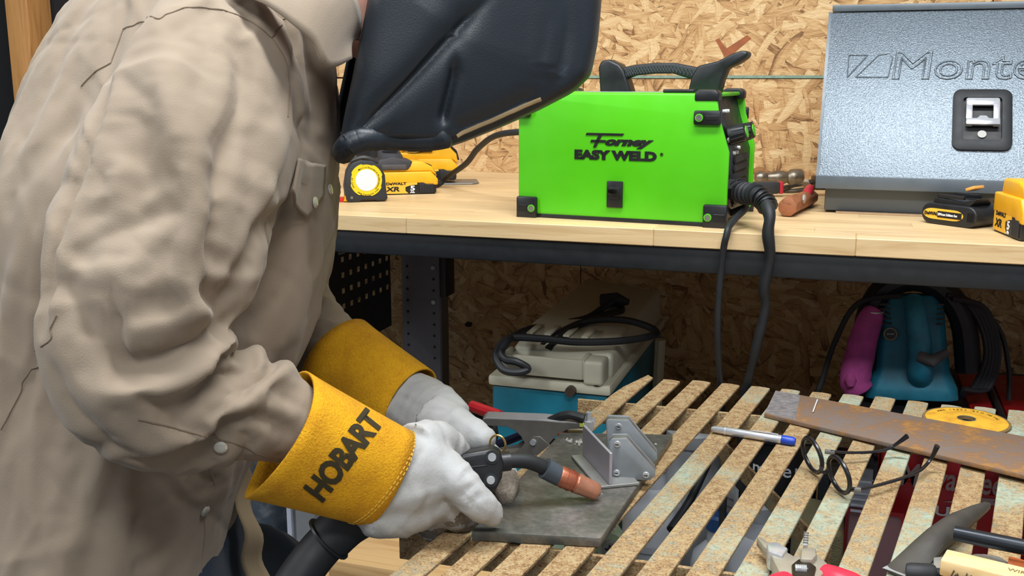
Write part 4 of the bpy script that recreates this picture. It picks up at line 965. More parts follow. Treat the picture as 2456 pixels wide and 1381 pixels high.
    G().prism([(x - .09, y - 1.45) for x, y in (q[0][:2], q[1][:2], (e1.x, e1.y), (e2.x, e2.y))], 0, .006).build('bar', Mr.m, br, bevel=.0008)
    # bright sanded end and chalk mark
    lerp = lambda u, v: (V(q[0]).lerp(V(q[3]), u)).lerp(V(q[1]).lerp(V(q[2]), u), v)
    cm = [lerp(.165, .12), lerp(.205, .12)]
    G().tube([lerp(.196, .12) - V((.09, 1.45, TZ + .0006)) + V((0, 0, .0006)), lerp(.198, .60) - V((.09, 1.45, TZ + .0006)) + V((0, 0, .0006))], .0008, 5).build('chalk_mark', M_whiteink, br)
    be = [lerp(.002, .02), lerp(.002, .98), lerp(.14, .98), lerp(.115, .02)]
    G().prism([(v.x - .09, v.y - 1.45) for v in be], .0060, .0064).build('sanded_end', plain('sanded_steel', (136, 130, 128), .42, .15, .25, 120), br)
    # grinding disc
    c = V((0.1752, 1.492, 0.685)); dc = thing('grinding_disc', 'yellow grinding disc partly under the rusty bar', 'disc', (c.x, c.y, TZ + .0007))
    My = NT('disc_yellow'); n = My.noise(My.coord(), 60, 4); My.out(My.ramp(n, [(.3, lin((196, 140, 40))), (.6, lin((226, 172, 50)))]), .6)
    T = Matrix.Identity(4)
    G().lathe([(.011, .0), (.057, 0), (.0575, .0012), (.057, .0026), (.028, .0032), (.024, .0044), (.011, .0044)], 56, T, True).build('abrasive', plain('abrasive_brown', (120, 96, 56), .9, 0, .25, 400), dc)
    G().lathe([(.012, .0045), (.0245, .0046), (.029, .0034), (.053, .0028)], 56, T).f
    lb = G(); prof = [(.0125, .0047), (.0243, .0048), (.0285, .0035), (.0535, .0029)]; nn = 56
    lb.add([(r * math.cos(2 * PI * k / nn), r * math.sin(2 * PI * k / nn), z) for r, z in prof for k in range(nn)], [(i * nn + k, i * nn + (k + 1) % nn, (i + 1) * nn + (k + 1) % nn, (i + 1) * nn + k) for i in range(3) for k in range(nn)], T)
    lb.build('label', My.m, dc)
    G().lathe([(.0112, -.0002), (.0125, -.0002), (.0125, .0052), (.0112, .0052)], 28, T, True).build('bore_ring', M_dsteel, dc)
    for i, ch in enumerate('MAX 13300 RPM METAL'):
        a_ = 2.5 - i * .12; r = .042
        text(ch, .006, 'lettering', M_ink, dc, T @ frame((r * math.cos(a_), r * math.sin(a_), .0034), (math.sin(a_), -math.cos(a_), 0), (math.cos(a_), math.sin(a_), 0)), ext=.0001)
    glasses(); pliers(); hammer(); brush(); lineman(); clamp()
def glasses():
    l1, l2 = V((-0.0222, 1.221, 0.704)), V((0.0093, 1.166, 0.704)); d = (l2 - l1).normalized()
    t = thing('eyeglasses', 'black framed eyeglasses lying upside down on the slats', 'eyeglasses', (l1.x, l1.y, TZ))
    o = V((l1.x, l1.y, TZ)); back = V((.88, .46, 0)).normalized()
    Mf = plain('frame_black', (26, 27, 32), .3, 0, .1)
    gl = NT('lens_glass'); gl.out((.96, .98, .98), .02); gl.b.inputs['Transmission Weight'].default_value = 1; gl.b.inputs['IOR'].default_value = 1.05
    up = (V((0, 0, 1)) - back * .18).normalized()
    for k, c in enumerate((l1, l2)):
        c = c - o + V((0, 0, .0025)); pts = []
        for i in range(36):
            a = 2 * PI * i / 36; rx = .0225; rz = .0215 if math.sin(a) < 0 else .0205
            pts.append(c + d * rx * math.cos(a) * (1 + .05 * math.cos(2 * a)) + up * rz * math.sin(a))
        r_ = G().tube(pts + [pts[0], pts[1]], .0027, 8).build('rim', Mf, t)
        lg = G(); nn = 36
        lg.add([p - back * .0004 for p in pts] + [p + back * .0006 for p in pts], [tuple(range(nn)), tuple(range(nn, 2 * nn))[::-1]] + [(i, (i + 1) % nn, nn + (i + 1) % nn, nn + i) for i in range(nn)])
        lg.build('lens', gl.m, r_, smooth=False)
    m = (l1 + l2) / 2 - o
    G().tube(spl([m - d * .0095 + V((0, 0, -.003)), m - back * .003 + V((0, 0, -.007)), m + d * .0095 + V((0, 0, -.003))], 5), .0022, 8).build('bridge', Mf, t)
    for pts in ([(-0.0017, 1.265, 0.697), (0.022, 1.276, 0.694), (0.0543, 1.297, 0.692), (0.0717, 1.312, 0.695), (0.0881, 1.309, 0.712)], [(0.0236, 1.156, 0.694), (0.0455, 1.177, 0.691), (0.093, 1.236, 0.69), (0.1125, 1.274, 0.694), (0.12, 1.271, 0.716)]):
        pp = spl([V(p) - o + V((0, 0, .0005)) for p in pts], 6); n = len(pp)
        G().tube(pp, [.0019 + .0014 * max(0, (i / n - .75) * 4) for i in range(n)], 8, ell=1.2).build('temple', Mf, t)
    for p in ((-0.0026, 1.266, 0.696), (0.0281, 1.159, 0.693)):
        c = V(p) - o; G().box(c, (.012, .006, .005), ).build('hinge', M_dsteel, t, bevel=.001)
def pliers():
    c = V((-0.016, 0.939, 0.7)); t = thing('welding_pliers', 'stubby steel welding pliers with red handles at the front of the table', 'pliers', (c.x, c.y, TZ + .001))
    Mp = plain('nickel_steel', (166, 158, 142), .36, .3, .1, 40); Mr = plain('handle_red', (226, 40, 66), .4, 0, .05)
    P = lambda px, py, z=.700: None
    pts = lambda L: [(V(q).x - c.x, V(q).y - c.y) for q in L]
    G().prism(pts([(-0.0552, 0.9631, 0.7), (-0.0436, 0.9669, 0.7), (-0.0281, 0.9513, 0.7), (-0.0189, 0.9618, 0.7), (-0.0065, 0.9621, 0.7), (0.0047, 0.9422, 0.7), (-0.0053, 0.9054, 0.7), (-0.0306, 0.897, 0.7), (-0.0399, 0.9135, 0.7)]), .004, .020).build('jaw_body', Mp, t, bevel=.0025)
    G().prism(pts([(-0.0553, 0.9649, 0.7), (-0.0463, 0.9718, 0.7), (-0.0345, 0.9604, 0.7), (-0.0387, 0.9405, 0.7), (-0.0523, 0.947, 0.7)]), .003, .023).build('lower_jaw', M_steel, t, bevel=.002)
    G().prism(pts([(-0.0669, 0.9867, 0.7), (-0.063, 0.989, 0.7), (-0.0469, 0.9696, 0.7), (-0.052, 0.9584, 0.7), (-0.0578, 0.966, 0.7)]), .008, .018).build('needle_jaw', Mp, t, bevel=.002)
    G().prism(pts([(-0.0225, 0.9596, 0.71), (-0.0087, 0.9651, 0.71), (-0.0074, 0.9477, 0.71), (-0.0107, 0.9357, 0.71), (-0.022, 0.9338, 0.71)]), .008, .026).build('upper_jaw', Mp, t, bevel=.003)
    G().prism(pts([(-0.0212, 1.013, 0.7), (-0.0185, 1.015, 0.7), (-0.0167, 0.9835, 0.7), (-0.0214, 0.9819, 0.7)]), .008, .018).build('tooth_jaw', M_steel, t, bevel=.001)
    for k in range(5):
        q = V((-0.0192, 0.9865, 0.7)).lerp(V((-0.0195, 1.01, 0.7)), k / 4) - c; G().box((q.x, q.y, .0185), (.005, .0012, .0014)).build('tooth', M_dsteel, t)
    G().prism(pts([(-0.0294, 0.9274, 0.7), (-0.0237, 0.9418, 0.7), (-0.0141, 0.9396, 0.7), (-0.0069, 0.9296, 0.7), (-0.0089, 0.9017, 0.7), (-0.0269, 0.8958, 0.7)]), .015, .0225).build('pivot', plain('pivot_dark', (62, 54, 46), .4, .7), t, bevel=.002)
    a, b = V((-0.0253, 0.9166, 0.705)) - c, V((-0.015, 0.9183, 0.705)) - c
    sp = [a.lerp(b, i / 60) + V((0, .0034 * math.cos(i * 2 * PI / 10), .0245 + .0034 * math.sin(i * 2 * PI / 10))) for i in range(61)]
    for q in sp: q.z -= V(a).z * 0
    G().tube([V((q.x, q.y, .0235 + .0034 * math.sin(i * 2 * PI / 10))) for i, q in enumerate(sp)], .0009, 6).build('spring', M_steel, t)
    for L in ([(-0.0314, 0.9094, 0.7), (-0.0387, 0.8969, 0.7), (-0.0436, 0.8724, 0.7), (-0.0392, 0.8139, 0.7)], [(-0.0007, 0.9351, 0.7), (0.0125, 0.9273, 0.7), (0.0308, 0.9131, 0.7), (0.046, 0.8636, 0.7)]):
        pp = spl([V((V(q).x - c.x, V(q).y - c.y, .013)) for q in L], 6)
        G().tube(pp, [.0095 + .002 * min(1, i / 6) for i in range(len(pp))], 14, ell=1.15).build('handle', Mr, t)
def hammer():
    a, b = V((0.0684, 0.9764, 0.704)), V((0.166, 1.155, 0.704)); d = (b - a).normalized(); sd = V((-d.y, d.x, 0)); L = (b - a).length
    t = thing('chipping_hammer', 'dark steel chipping hammer with a chisel edge and round bar handle', 'hammer', (a.x, a.y, TZ))
    Mk = plain('scaled_iron', (72, 69, 64), .5, .2, .12, 40)
    def ring(u, w, h, zc): return [d * (u * L) + sd * (w * math.cos(q)) + V((0, 0, zc + h * math.sin(q))) for q in [i * PI / 6 + PI / 12 for i in range(12)]]
    G().loft([ring(0, .0165, .0014, .004), ring(.12, .0160, .0042, .0075), ring(.26, .0145, .0085, .013), ring(.36, .0125, .0125, .016), ring(.52, .0125, .0125, .017), ring(.62, .0115, .0115, .018), ring(.85, .0075, .0075, .017), ring(.96, .005, .005, .016), ring(1, .002, .002, .0155)]).build('head', Mk, t)
    G().prism([(-.0165, -.001), (.0165, -.001), (.0155, .007), (.004, .004), (-.006, .008), (-.0155, .005)], 0, .0006, frame(V((0, 0, .0058)), sd, d) ).build('chisel_edge', M_steel, t)
    h0, h1 = V((0.1191, 1.022, 0.714)), V((0.178, 1.005, 0.716)); e = h1 + (h1 - h0) * 1.0
    G().tube([h0 - V((a.x, a.y, TZ)) , h1 - V((a.x, a.y, TZ)), e - V((a.x, a.y, TZ))], [.0075, .0075, .0075], 14).build('handle', plain('bar_black', (38, 42, 48), .35, .5, .1), t)
    return t
def brush():
    a, b = V((0.1131, 0.9647, 0.708)), V((0.1709, 0.9482, 0.708)); d = (b - a).normalized(); sd = V((-d.y, d.x, 0))
    t = thing('wire_brush', 'wooden wire brush with steel bristles at the bottom right of the table', 'brush', (a.x, a.y, TZ))
    Mb = wood('brush_wood', (226, 196, 142), (204, 164, 104), 'x', 1, .6, .05)
    Fm = frame((0, 0, .018), d, sd)
    G().box((.09, .008, .006), (.20, .028, .016), Fm).build('block', Mb, t, bevel=.002)
    for k in range(14):    # bristle rows, fanned towards the viewer
        g = G()
        for j in range(14):
            p = Fm @ V((.004 + k * .0125 + random.uniform(-.003, .003), -.004, .002 + random.uniform(-.004, .006)))
            g.tube([p, p - sd * random.uniform(.012, .018) + d * random.uniform(-.006, .001) + V((0, 0, -random.uniform(.004, .010)))], .0005, 4)
        o = g.build('bristle_tuft', plain('bristle_steel', (92, 84, 74), .4, .8) if k == 0 else bpy.data.materials['bristle_steel'], t); o['kind'] = 'stuff'
    text('WIRE BRUSH', .008, 'stamp', plain('stamp_brown', (120, 92, 52), .7), t, Fm @ Matrix.Translation((.045, .006, .0142)), ext=.0002)
    G().box((.09, .008, -.008), (.19, .02, .018), Fm).build('bristle_bed', plain('bristle_bed_dark', (70, 64, 56), .6, .5), t)
def lineman():
    c = V((0.1333, 1.001, 0.7)); t = thing('lineman_pliers', 'steel lineman pliers with orange and black grips under the wire brush', 'pliers', (c.x, c.y, TZ + .0006))
    pts = lambda L: [(V(q).x - c.x, V(q).y - c.y) for q in L]
    Mp = plain('satin_steel', (166, 164, 158), .32, .4, .08, 40)
    G().prism(pts([(0.1002, 1.007, 0.7), (0.1237, 1.018, 0.7), (0.1473, 1.03, 0.7), (0.1621, 1.029, 0.7), (0.1698, 1.016, 0.7), (0.1601, 0.997, 0.7), (0.1284, 0.9884, 0.7), (0.0983, 0.9766, 0.7)]), 0, .013).build('jaw', Mp, t, bevel=.002)
    G().prism(pts([(0.0986, 1.004, 0.7), (0.1149, 1.002, 0.7), (0.1149, 0.9839, 0.7), (0.0975, 0.9764, 0.7)]), -.0002, .008).build('nose', M_steel, t, bevel=.001)
    k = V((0.1454, 1.012, 0.7)) - c; G().cyl((k.x, k.y, .012), (k.x, k.y, .0142), .0125, n=28).build('pivot', Mp, t)
    for (L, m) in (([(0.1681, 1.018, 0.7), (0.1752, 1.016, 0.7), (0.1885, 1.008, 0.7), (0.2064, 0.9878, 0.7)], plain('grip_orange', (206, 104, 48), .45)), ([(0.1619, 1.003, 0.7), (0.1687, 0.9945, 0.7), (0.1808, 0.9794, 0.7), (0.1936, 0.9506, 0.7)], M_blackr)):
        pp = spl([V((V(q).x - c.x, V(q).y - c.y, .0095)) for q in L], 5)
        G().tube(pp, .0085, 12).build('grip', m, t)
    # loose rubber plug by the hammer
    q = V((0.086, 0.9729, 0.69)); r = thing('rubber_plug', 'black rubber plug lying under the chisel edge of the hammer', 'plug', (q.x, q.y, TZ))
    G().tube([(-.012, 0, .0095), (-.008, 0, .0095), (.010, .004, .0095), (.014, .005, .0095)], [.008, .0095, .0095, .008], 16).build('body', M_blackr, r)
    G().tube([(.012, .004, .0095), (.045, .012, .0095)], .0058, 12).build('stem', M_blackr, r)
def clamp():
    yy = 1.262
    c = V((-0.3793, 1.262, 0.6731)); t = thing('ground_clamp', 'steel ground clamp with red tipped handles biting the far corner of the plate', 'clamp', (c.x, c.y, c.z))
    Mk = plain('clamp_steel', (170, 166, 158), .34, .5, .12, 50); Md = plain('clamp_side', (112, 109, 103), .4, .4, .12, 50)
    X = frame((0, 0, 0), (1, .2, 0), (0, 0, 1))
    pts = lambda L: [(V(q).x - c.x, V(q).z - c.z) for q in L]
    up = pts([(-0.4535, 1.262, 0.6996), (-0.4486, 1.262, 0.7025), (-0.3736, 1.262, 0.7027), (-0.3243, 1.262, 0.7004), (-0.3044, 1.262, 0.7002), (-0.3043, 1.262, 0.6956), (-0.3225, 1.262, 0.6936), (-0.3375, 1.262, 0.6919), (-0.3472, 1.262, 0.6861), (-0.357, 1.262, 0.678), (-0.3663, 1.262, 0.6651), (-0.3923, 1.262, 0.6633), (-0.4006, 1.262, 0.679), (-0.409, 1.262, 0.6876), (-0.4209, 1.262, 0.6923), (-0.4511, 1.262, 0.6926)])
    lo = pts([(-0.4758, 1.262, 0.6475), (-0.433, 1.262, 0.6513), (-0.409, 1.262, 0.6571), (-0.3994, 1.262, 0.6648), (-0.3923, 1.262, 0.6752), (-0.3841, 1.262, 0.6809), (-0.3746, 1.262, 0.6807), (-0.3664, 1.262, 0.6734), (-0.3558, 1.262, 0.6663), (-0.3511, 1.262, 0.6609), (-0.3522, 1.262, 0.6584), (-0.3851, 1.262, 0.6545), (-0.4759, 1.262, 0.6433)])
    for s in (-1, 1):
        G().prism(up, s * .013 - .001, s * .013 + .001, X).build('upper_jaw_side', Md, t, bevel=.0005, seg=1)
        G().prism(lo, s * .015 - .001, s * .015 + .001, X).build('lower_jaw_side', Md, t, bevel=.0005, seg=1)
    tp = pts([(-0.4535, 1.262, 0.7002), (-0.4486, 1.262, 0.7037), (-0.3736, 1.262, 0.7039), (-0.3244, 1.262, 0.7015), (-0.3021, 1.262, 0.701), (-0.3021, 1.262, 0.6993), (-0.3243, 1.262, 0.6998), (-0.3736, 1.262, 0.7021), (-0.4486, 1.262, 0.7013)])
    G().prism(tp, -.013, .013, X).build('upper_handle', M_chrome, t, bevel=.0006, seg=1)
    bt = pts([(-0.4759, 1.262, 0.6439), (-0.351, 1.262, 0.6591), (-0.351, 1.262, 0.6568), (-0.4759, 1.262, 0.6414)])
    G().prism(bt, -.015, .015, X).build('lower_handle', Mk, t, bevel=.0004, seg=1)
    q = V((-0.3805, 1.262, 0.673)) - c; G().cyl(q + V((0, .02, 0)), q + V((0, -.02, 0)), .0042, n=14).build('pivot_rivet', M_steel, t)
    q = V((-0.3089, 1.262, 0.7009)) - c; G().tube([q + V((0, 0, -.008)), q + V((0, 0, .004))], .0075, 6).build('bolt_head', M_steel, t); G().cyl(q + V((0, 0, .004)), q + V((0, 0, .016)), .004, n=12).build('bolt', M_steel, t)
    lg = [V((-0.3648, 1.262, 0.6989)), V((-0.3503, 1.262, 0.7046)), V((-0.3359, 1.262, 0.709)), V((-0.3244, 1.262, 0.7079)), V((-0.3147, 1.262, 0.706))]
    G().tube(spl([p - c + V((0, -.002, .002)) for p in lg], 5), [.003, .0035, .004, .0045, .005, .0055, .006, .006, .006, .006, .0062, .0062, .0062, .0062, .0062, .0065, .0065, .0068, .0068, .0068, .0068], 10).build('cable_lug', M_blackr, t)
    G().box(V((-0.314, 1.262, 0.698)) - c + V((0, 0, .002)), (.012, .012, .005)).build('lug_tag', plain('lug_yellow', (190, 200, 90), .5), t)
    G().box(V((-0.3443, 1.262, 0.6782)) - c, (.010, .02, .018), Matrix.Rotation(.0, 4, 'Y')).build('jaw_pad', plain('copper_pad', (120, 74, 54), .5, .5), t, bevel=.002)
    cb = [(-0.4586, 1.3, 0.6386), (-0.4336, 1.3, 0.6502), (-0.4047, 1.29, 0.6667), (-0.3788, 1.28, 0.6778)]
    G().tube(spl([V(p) - c for p in cb], 5), .0062, 10).build('cable', plain('cable_navy', (44, 50, 78), .4), t)
    rg = [V((-0.4997, 1.33, 0.6844)) - c, V((-0.446, 1.3, 0.6845)) - c]
    G().tube(rg, .0085, 10).build('red_grip', plain('clamp_red', (190, 36, 44), .45), t)
    bk = [(-0.527, 1.33, 0.6746), (-0.4983, 1.34, 0.67), (-0.4722, 1.33, 0.6614), (-0.4608, 1.31, 0.6505), (-0.4608, 1.28, 0.6423)]
    G().tube(spl([V(p) - c for p in bk], 6), .008, 10).build('cable', M_blackr, t)
table_things()

# ---------------------------------------------------------------- the welder (person)
FW = V((.8660, .5, 0)); LF = V((-.5, .8660, 0)); UP = V((0, 0, 1))
def fabric(name, rgb, dark, rough=.9):
    t = NT(name); n = t.noise(t.coord(), 9, 3); w = t.noise(t.coord(), 900, 1)
    t.out(t.ramp(n, [(.3, lin(dark)), (.7, lin(rgb))]), rough); t.bump(w, .0004, .5)
    t.b.inputs['Sheen Weight'].default_value = .15; return t.m
M_khaki = fabric('khaki_cotton', (151, 135, 116), (139, 123, 104))
M_seam = plain('seam_thread', (118, 102, 84), .9)
M_denim = fabric('navy_denim', (30, 44, 62), (20, 30, 44))
def ring(c, a, b, n=28, tilt=0.):
    c = V(c); f = (FW * math.cos(tilt) + UP * math.sin(tilt))
    return [c + f * (a * math.cos(2 * PI * k / n)) + LF * (b * math.sin(2 * PI * k / n)) for k in range(n)]
TORSO = [((-0.7733, 0.8453, 0.5204), .132, .195), ((-0.7787, 0.8692, 0.6397), .132, .195), ((-0.7709, 0.8935, 0.7406), .140, .190), ((-0.7411, 0.9181, 0.8337), .176, .190), ((-0.7299, 0.9344, 0.917), .188, .190),
         ((-0.7257, 0.9514, 0.9897), .190, .190), ((-0.7241, 0.9657, 1.053), .190, .192), ((-0.7197, 0.9819, 1.122), .184, .196), ((-0.7074, 0.9996, 1.185), .172, .198), ((-0.6975, 1.027, 1.245), .150, .185), ((-0.6814, 1.048, 1.296), .112, .150), ((-0.655, 1.069, 1.329), .070, .085)]
SLEEVE_R = [((-0.6174, 0.9356, 1.174), .082), ((-0.6075, 0.8863, 1.155), .088), ((-0.599, 0.8279, 1.095), .090), ((-0.5957, 0.7955, 1.04), .0900), ((-0.5926, 0.7628, 0.983), .083), ((-0.592, 0.7475, 0.9362), .077), ((-0.5811, 0.7483, 0.8982), .068), ((-0.5611, 0.7703, 0.8701), .061), ((-0.5349, 0.7967, 0.8526), .057), ((-0.5049, 0.8231, 0.8296), .045), ((-0.4869, 0.8341, 0.8182), .040), ((-0.4683, 0.849, 0.8041), .030)]
SLEEVE_L = [((-0.7493, 1.143, 1.118), .080), ((-0.7454, 1.185, 1.008), .080), ((-0.724, 1.191, 0.9009), .068), ((-0.6699, 1.172, 0.8313), .058), ((-0.6099, 1.153, 0.7985), .048), ((-0.5616, 1.132, 0.7779), .030)]
def shirt_base():
    g = G(); g.loft([ring(V(c) + LF * .028 - FW * .004, a - .011, b - .016) for c, a, b in TORSO])
    for S in (SLEEVE_R, SLEEVE_L):
        P = spl([c for c, r in S], 5); R = [r * .96 for r in spl1([r for c, r in S], 5)]; g.tube(P, R, 24)
    return blob(g, .0080, 4, .6)
def drape(me, frames=14):
    """let the cloth settle on the body: slack fabric buckles into folds at elbow, armpit and hem"""
    g = G(); g.loft([ring(V(c) + LF * .028 - FW * .004, a * .84, b * .82) for c, a, b in TORSO])
    for S in (SLEEVE_R, SLEEVE_L): g.tube(spl([c for c, r in S], 5), [r * .70 for r in spl1([r for c, r in S], 5)], 20)
    co = bpy.data.objects.new('settle_body', blob(g, .012, 3, .6)); COL.objects.link(co)
    co.modifiers.new('c', 'COLLISION'); co.collision.thickness_outer = .002; co.collision.cloth_friction = 15
    o = bpy.data.objects.new('settle_cloth', me); COL.objects.link(o)
    vg = o.vertex_groups.new(name='pin')
    ends = ((V(SLEEVE_R[-1][0]), .10), (V(SLEEVE_L[-1][0]), .08))
    for v in me.vertices:
        w = max(min(1, max(0, (r - (v.co - c).length) / .04)) for c, r in ends)
        if v.co.z < .45 or v.co.z > 1.27: w = 1
        if w > 0: vg.add([v.index], w, 'REPLACE')
    md = o.modifiers.new('cl', 'CLOTH'); st = md.settings
    st.quality = 4; st.mass = .3; st.tension_stiffness = st.compression_stiffness = 25; st.shear_stiffness = 8; st.bending_stiffness = .03
    st.shrink_min = st.shrink_max = -.095; st.effector_weights.gravity = .11; st.air_damping = 4; st.vertex_group_mass = 'pin'
    md.collision_settings.collision_quality = 2; md.collision_settings.distance_min = .002; md.collision_settings.use_self_collision = False
    md.point_cache.frame_start = 1; md.point_cache.frame_end = frames + 2
    for f in range(1, frames): scene.frame_set(f)
    sb = o.modifiers.new('s', 'SUBSURF'); sb.levels = 1
    out = bpy.data.meshes.new_from_object(o.evaluated_get(bpy.context.evaluated_depsgraph_get()))
    bpy.data.objects.remove(o); bpy.data.objects.remove(co); scene.frame_set(1)
    return out
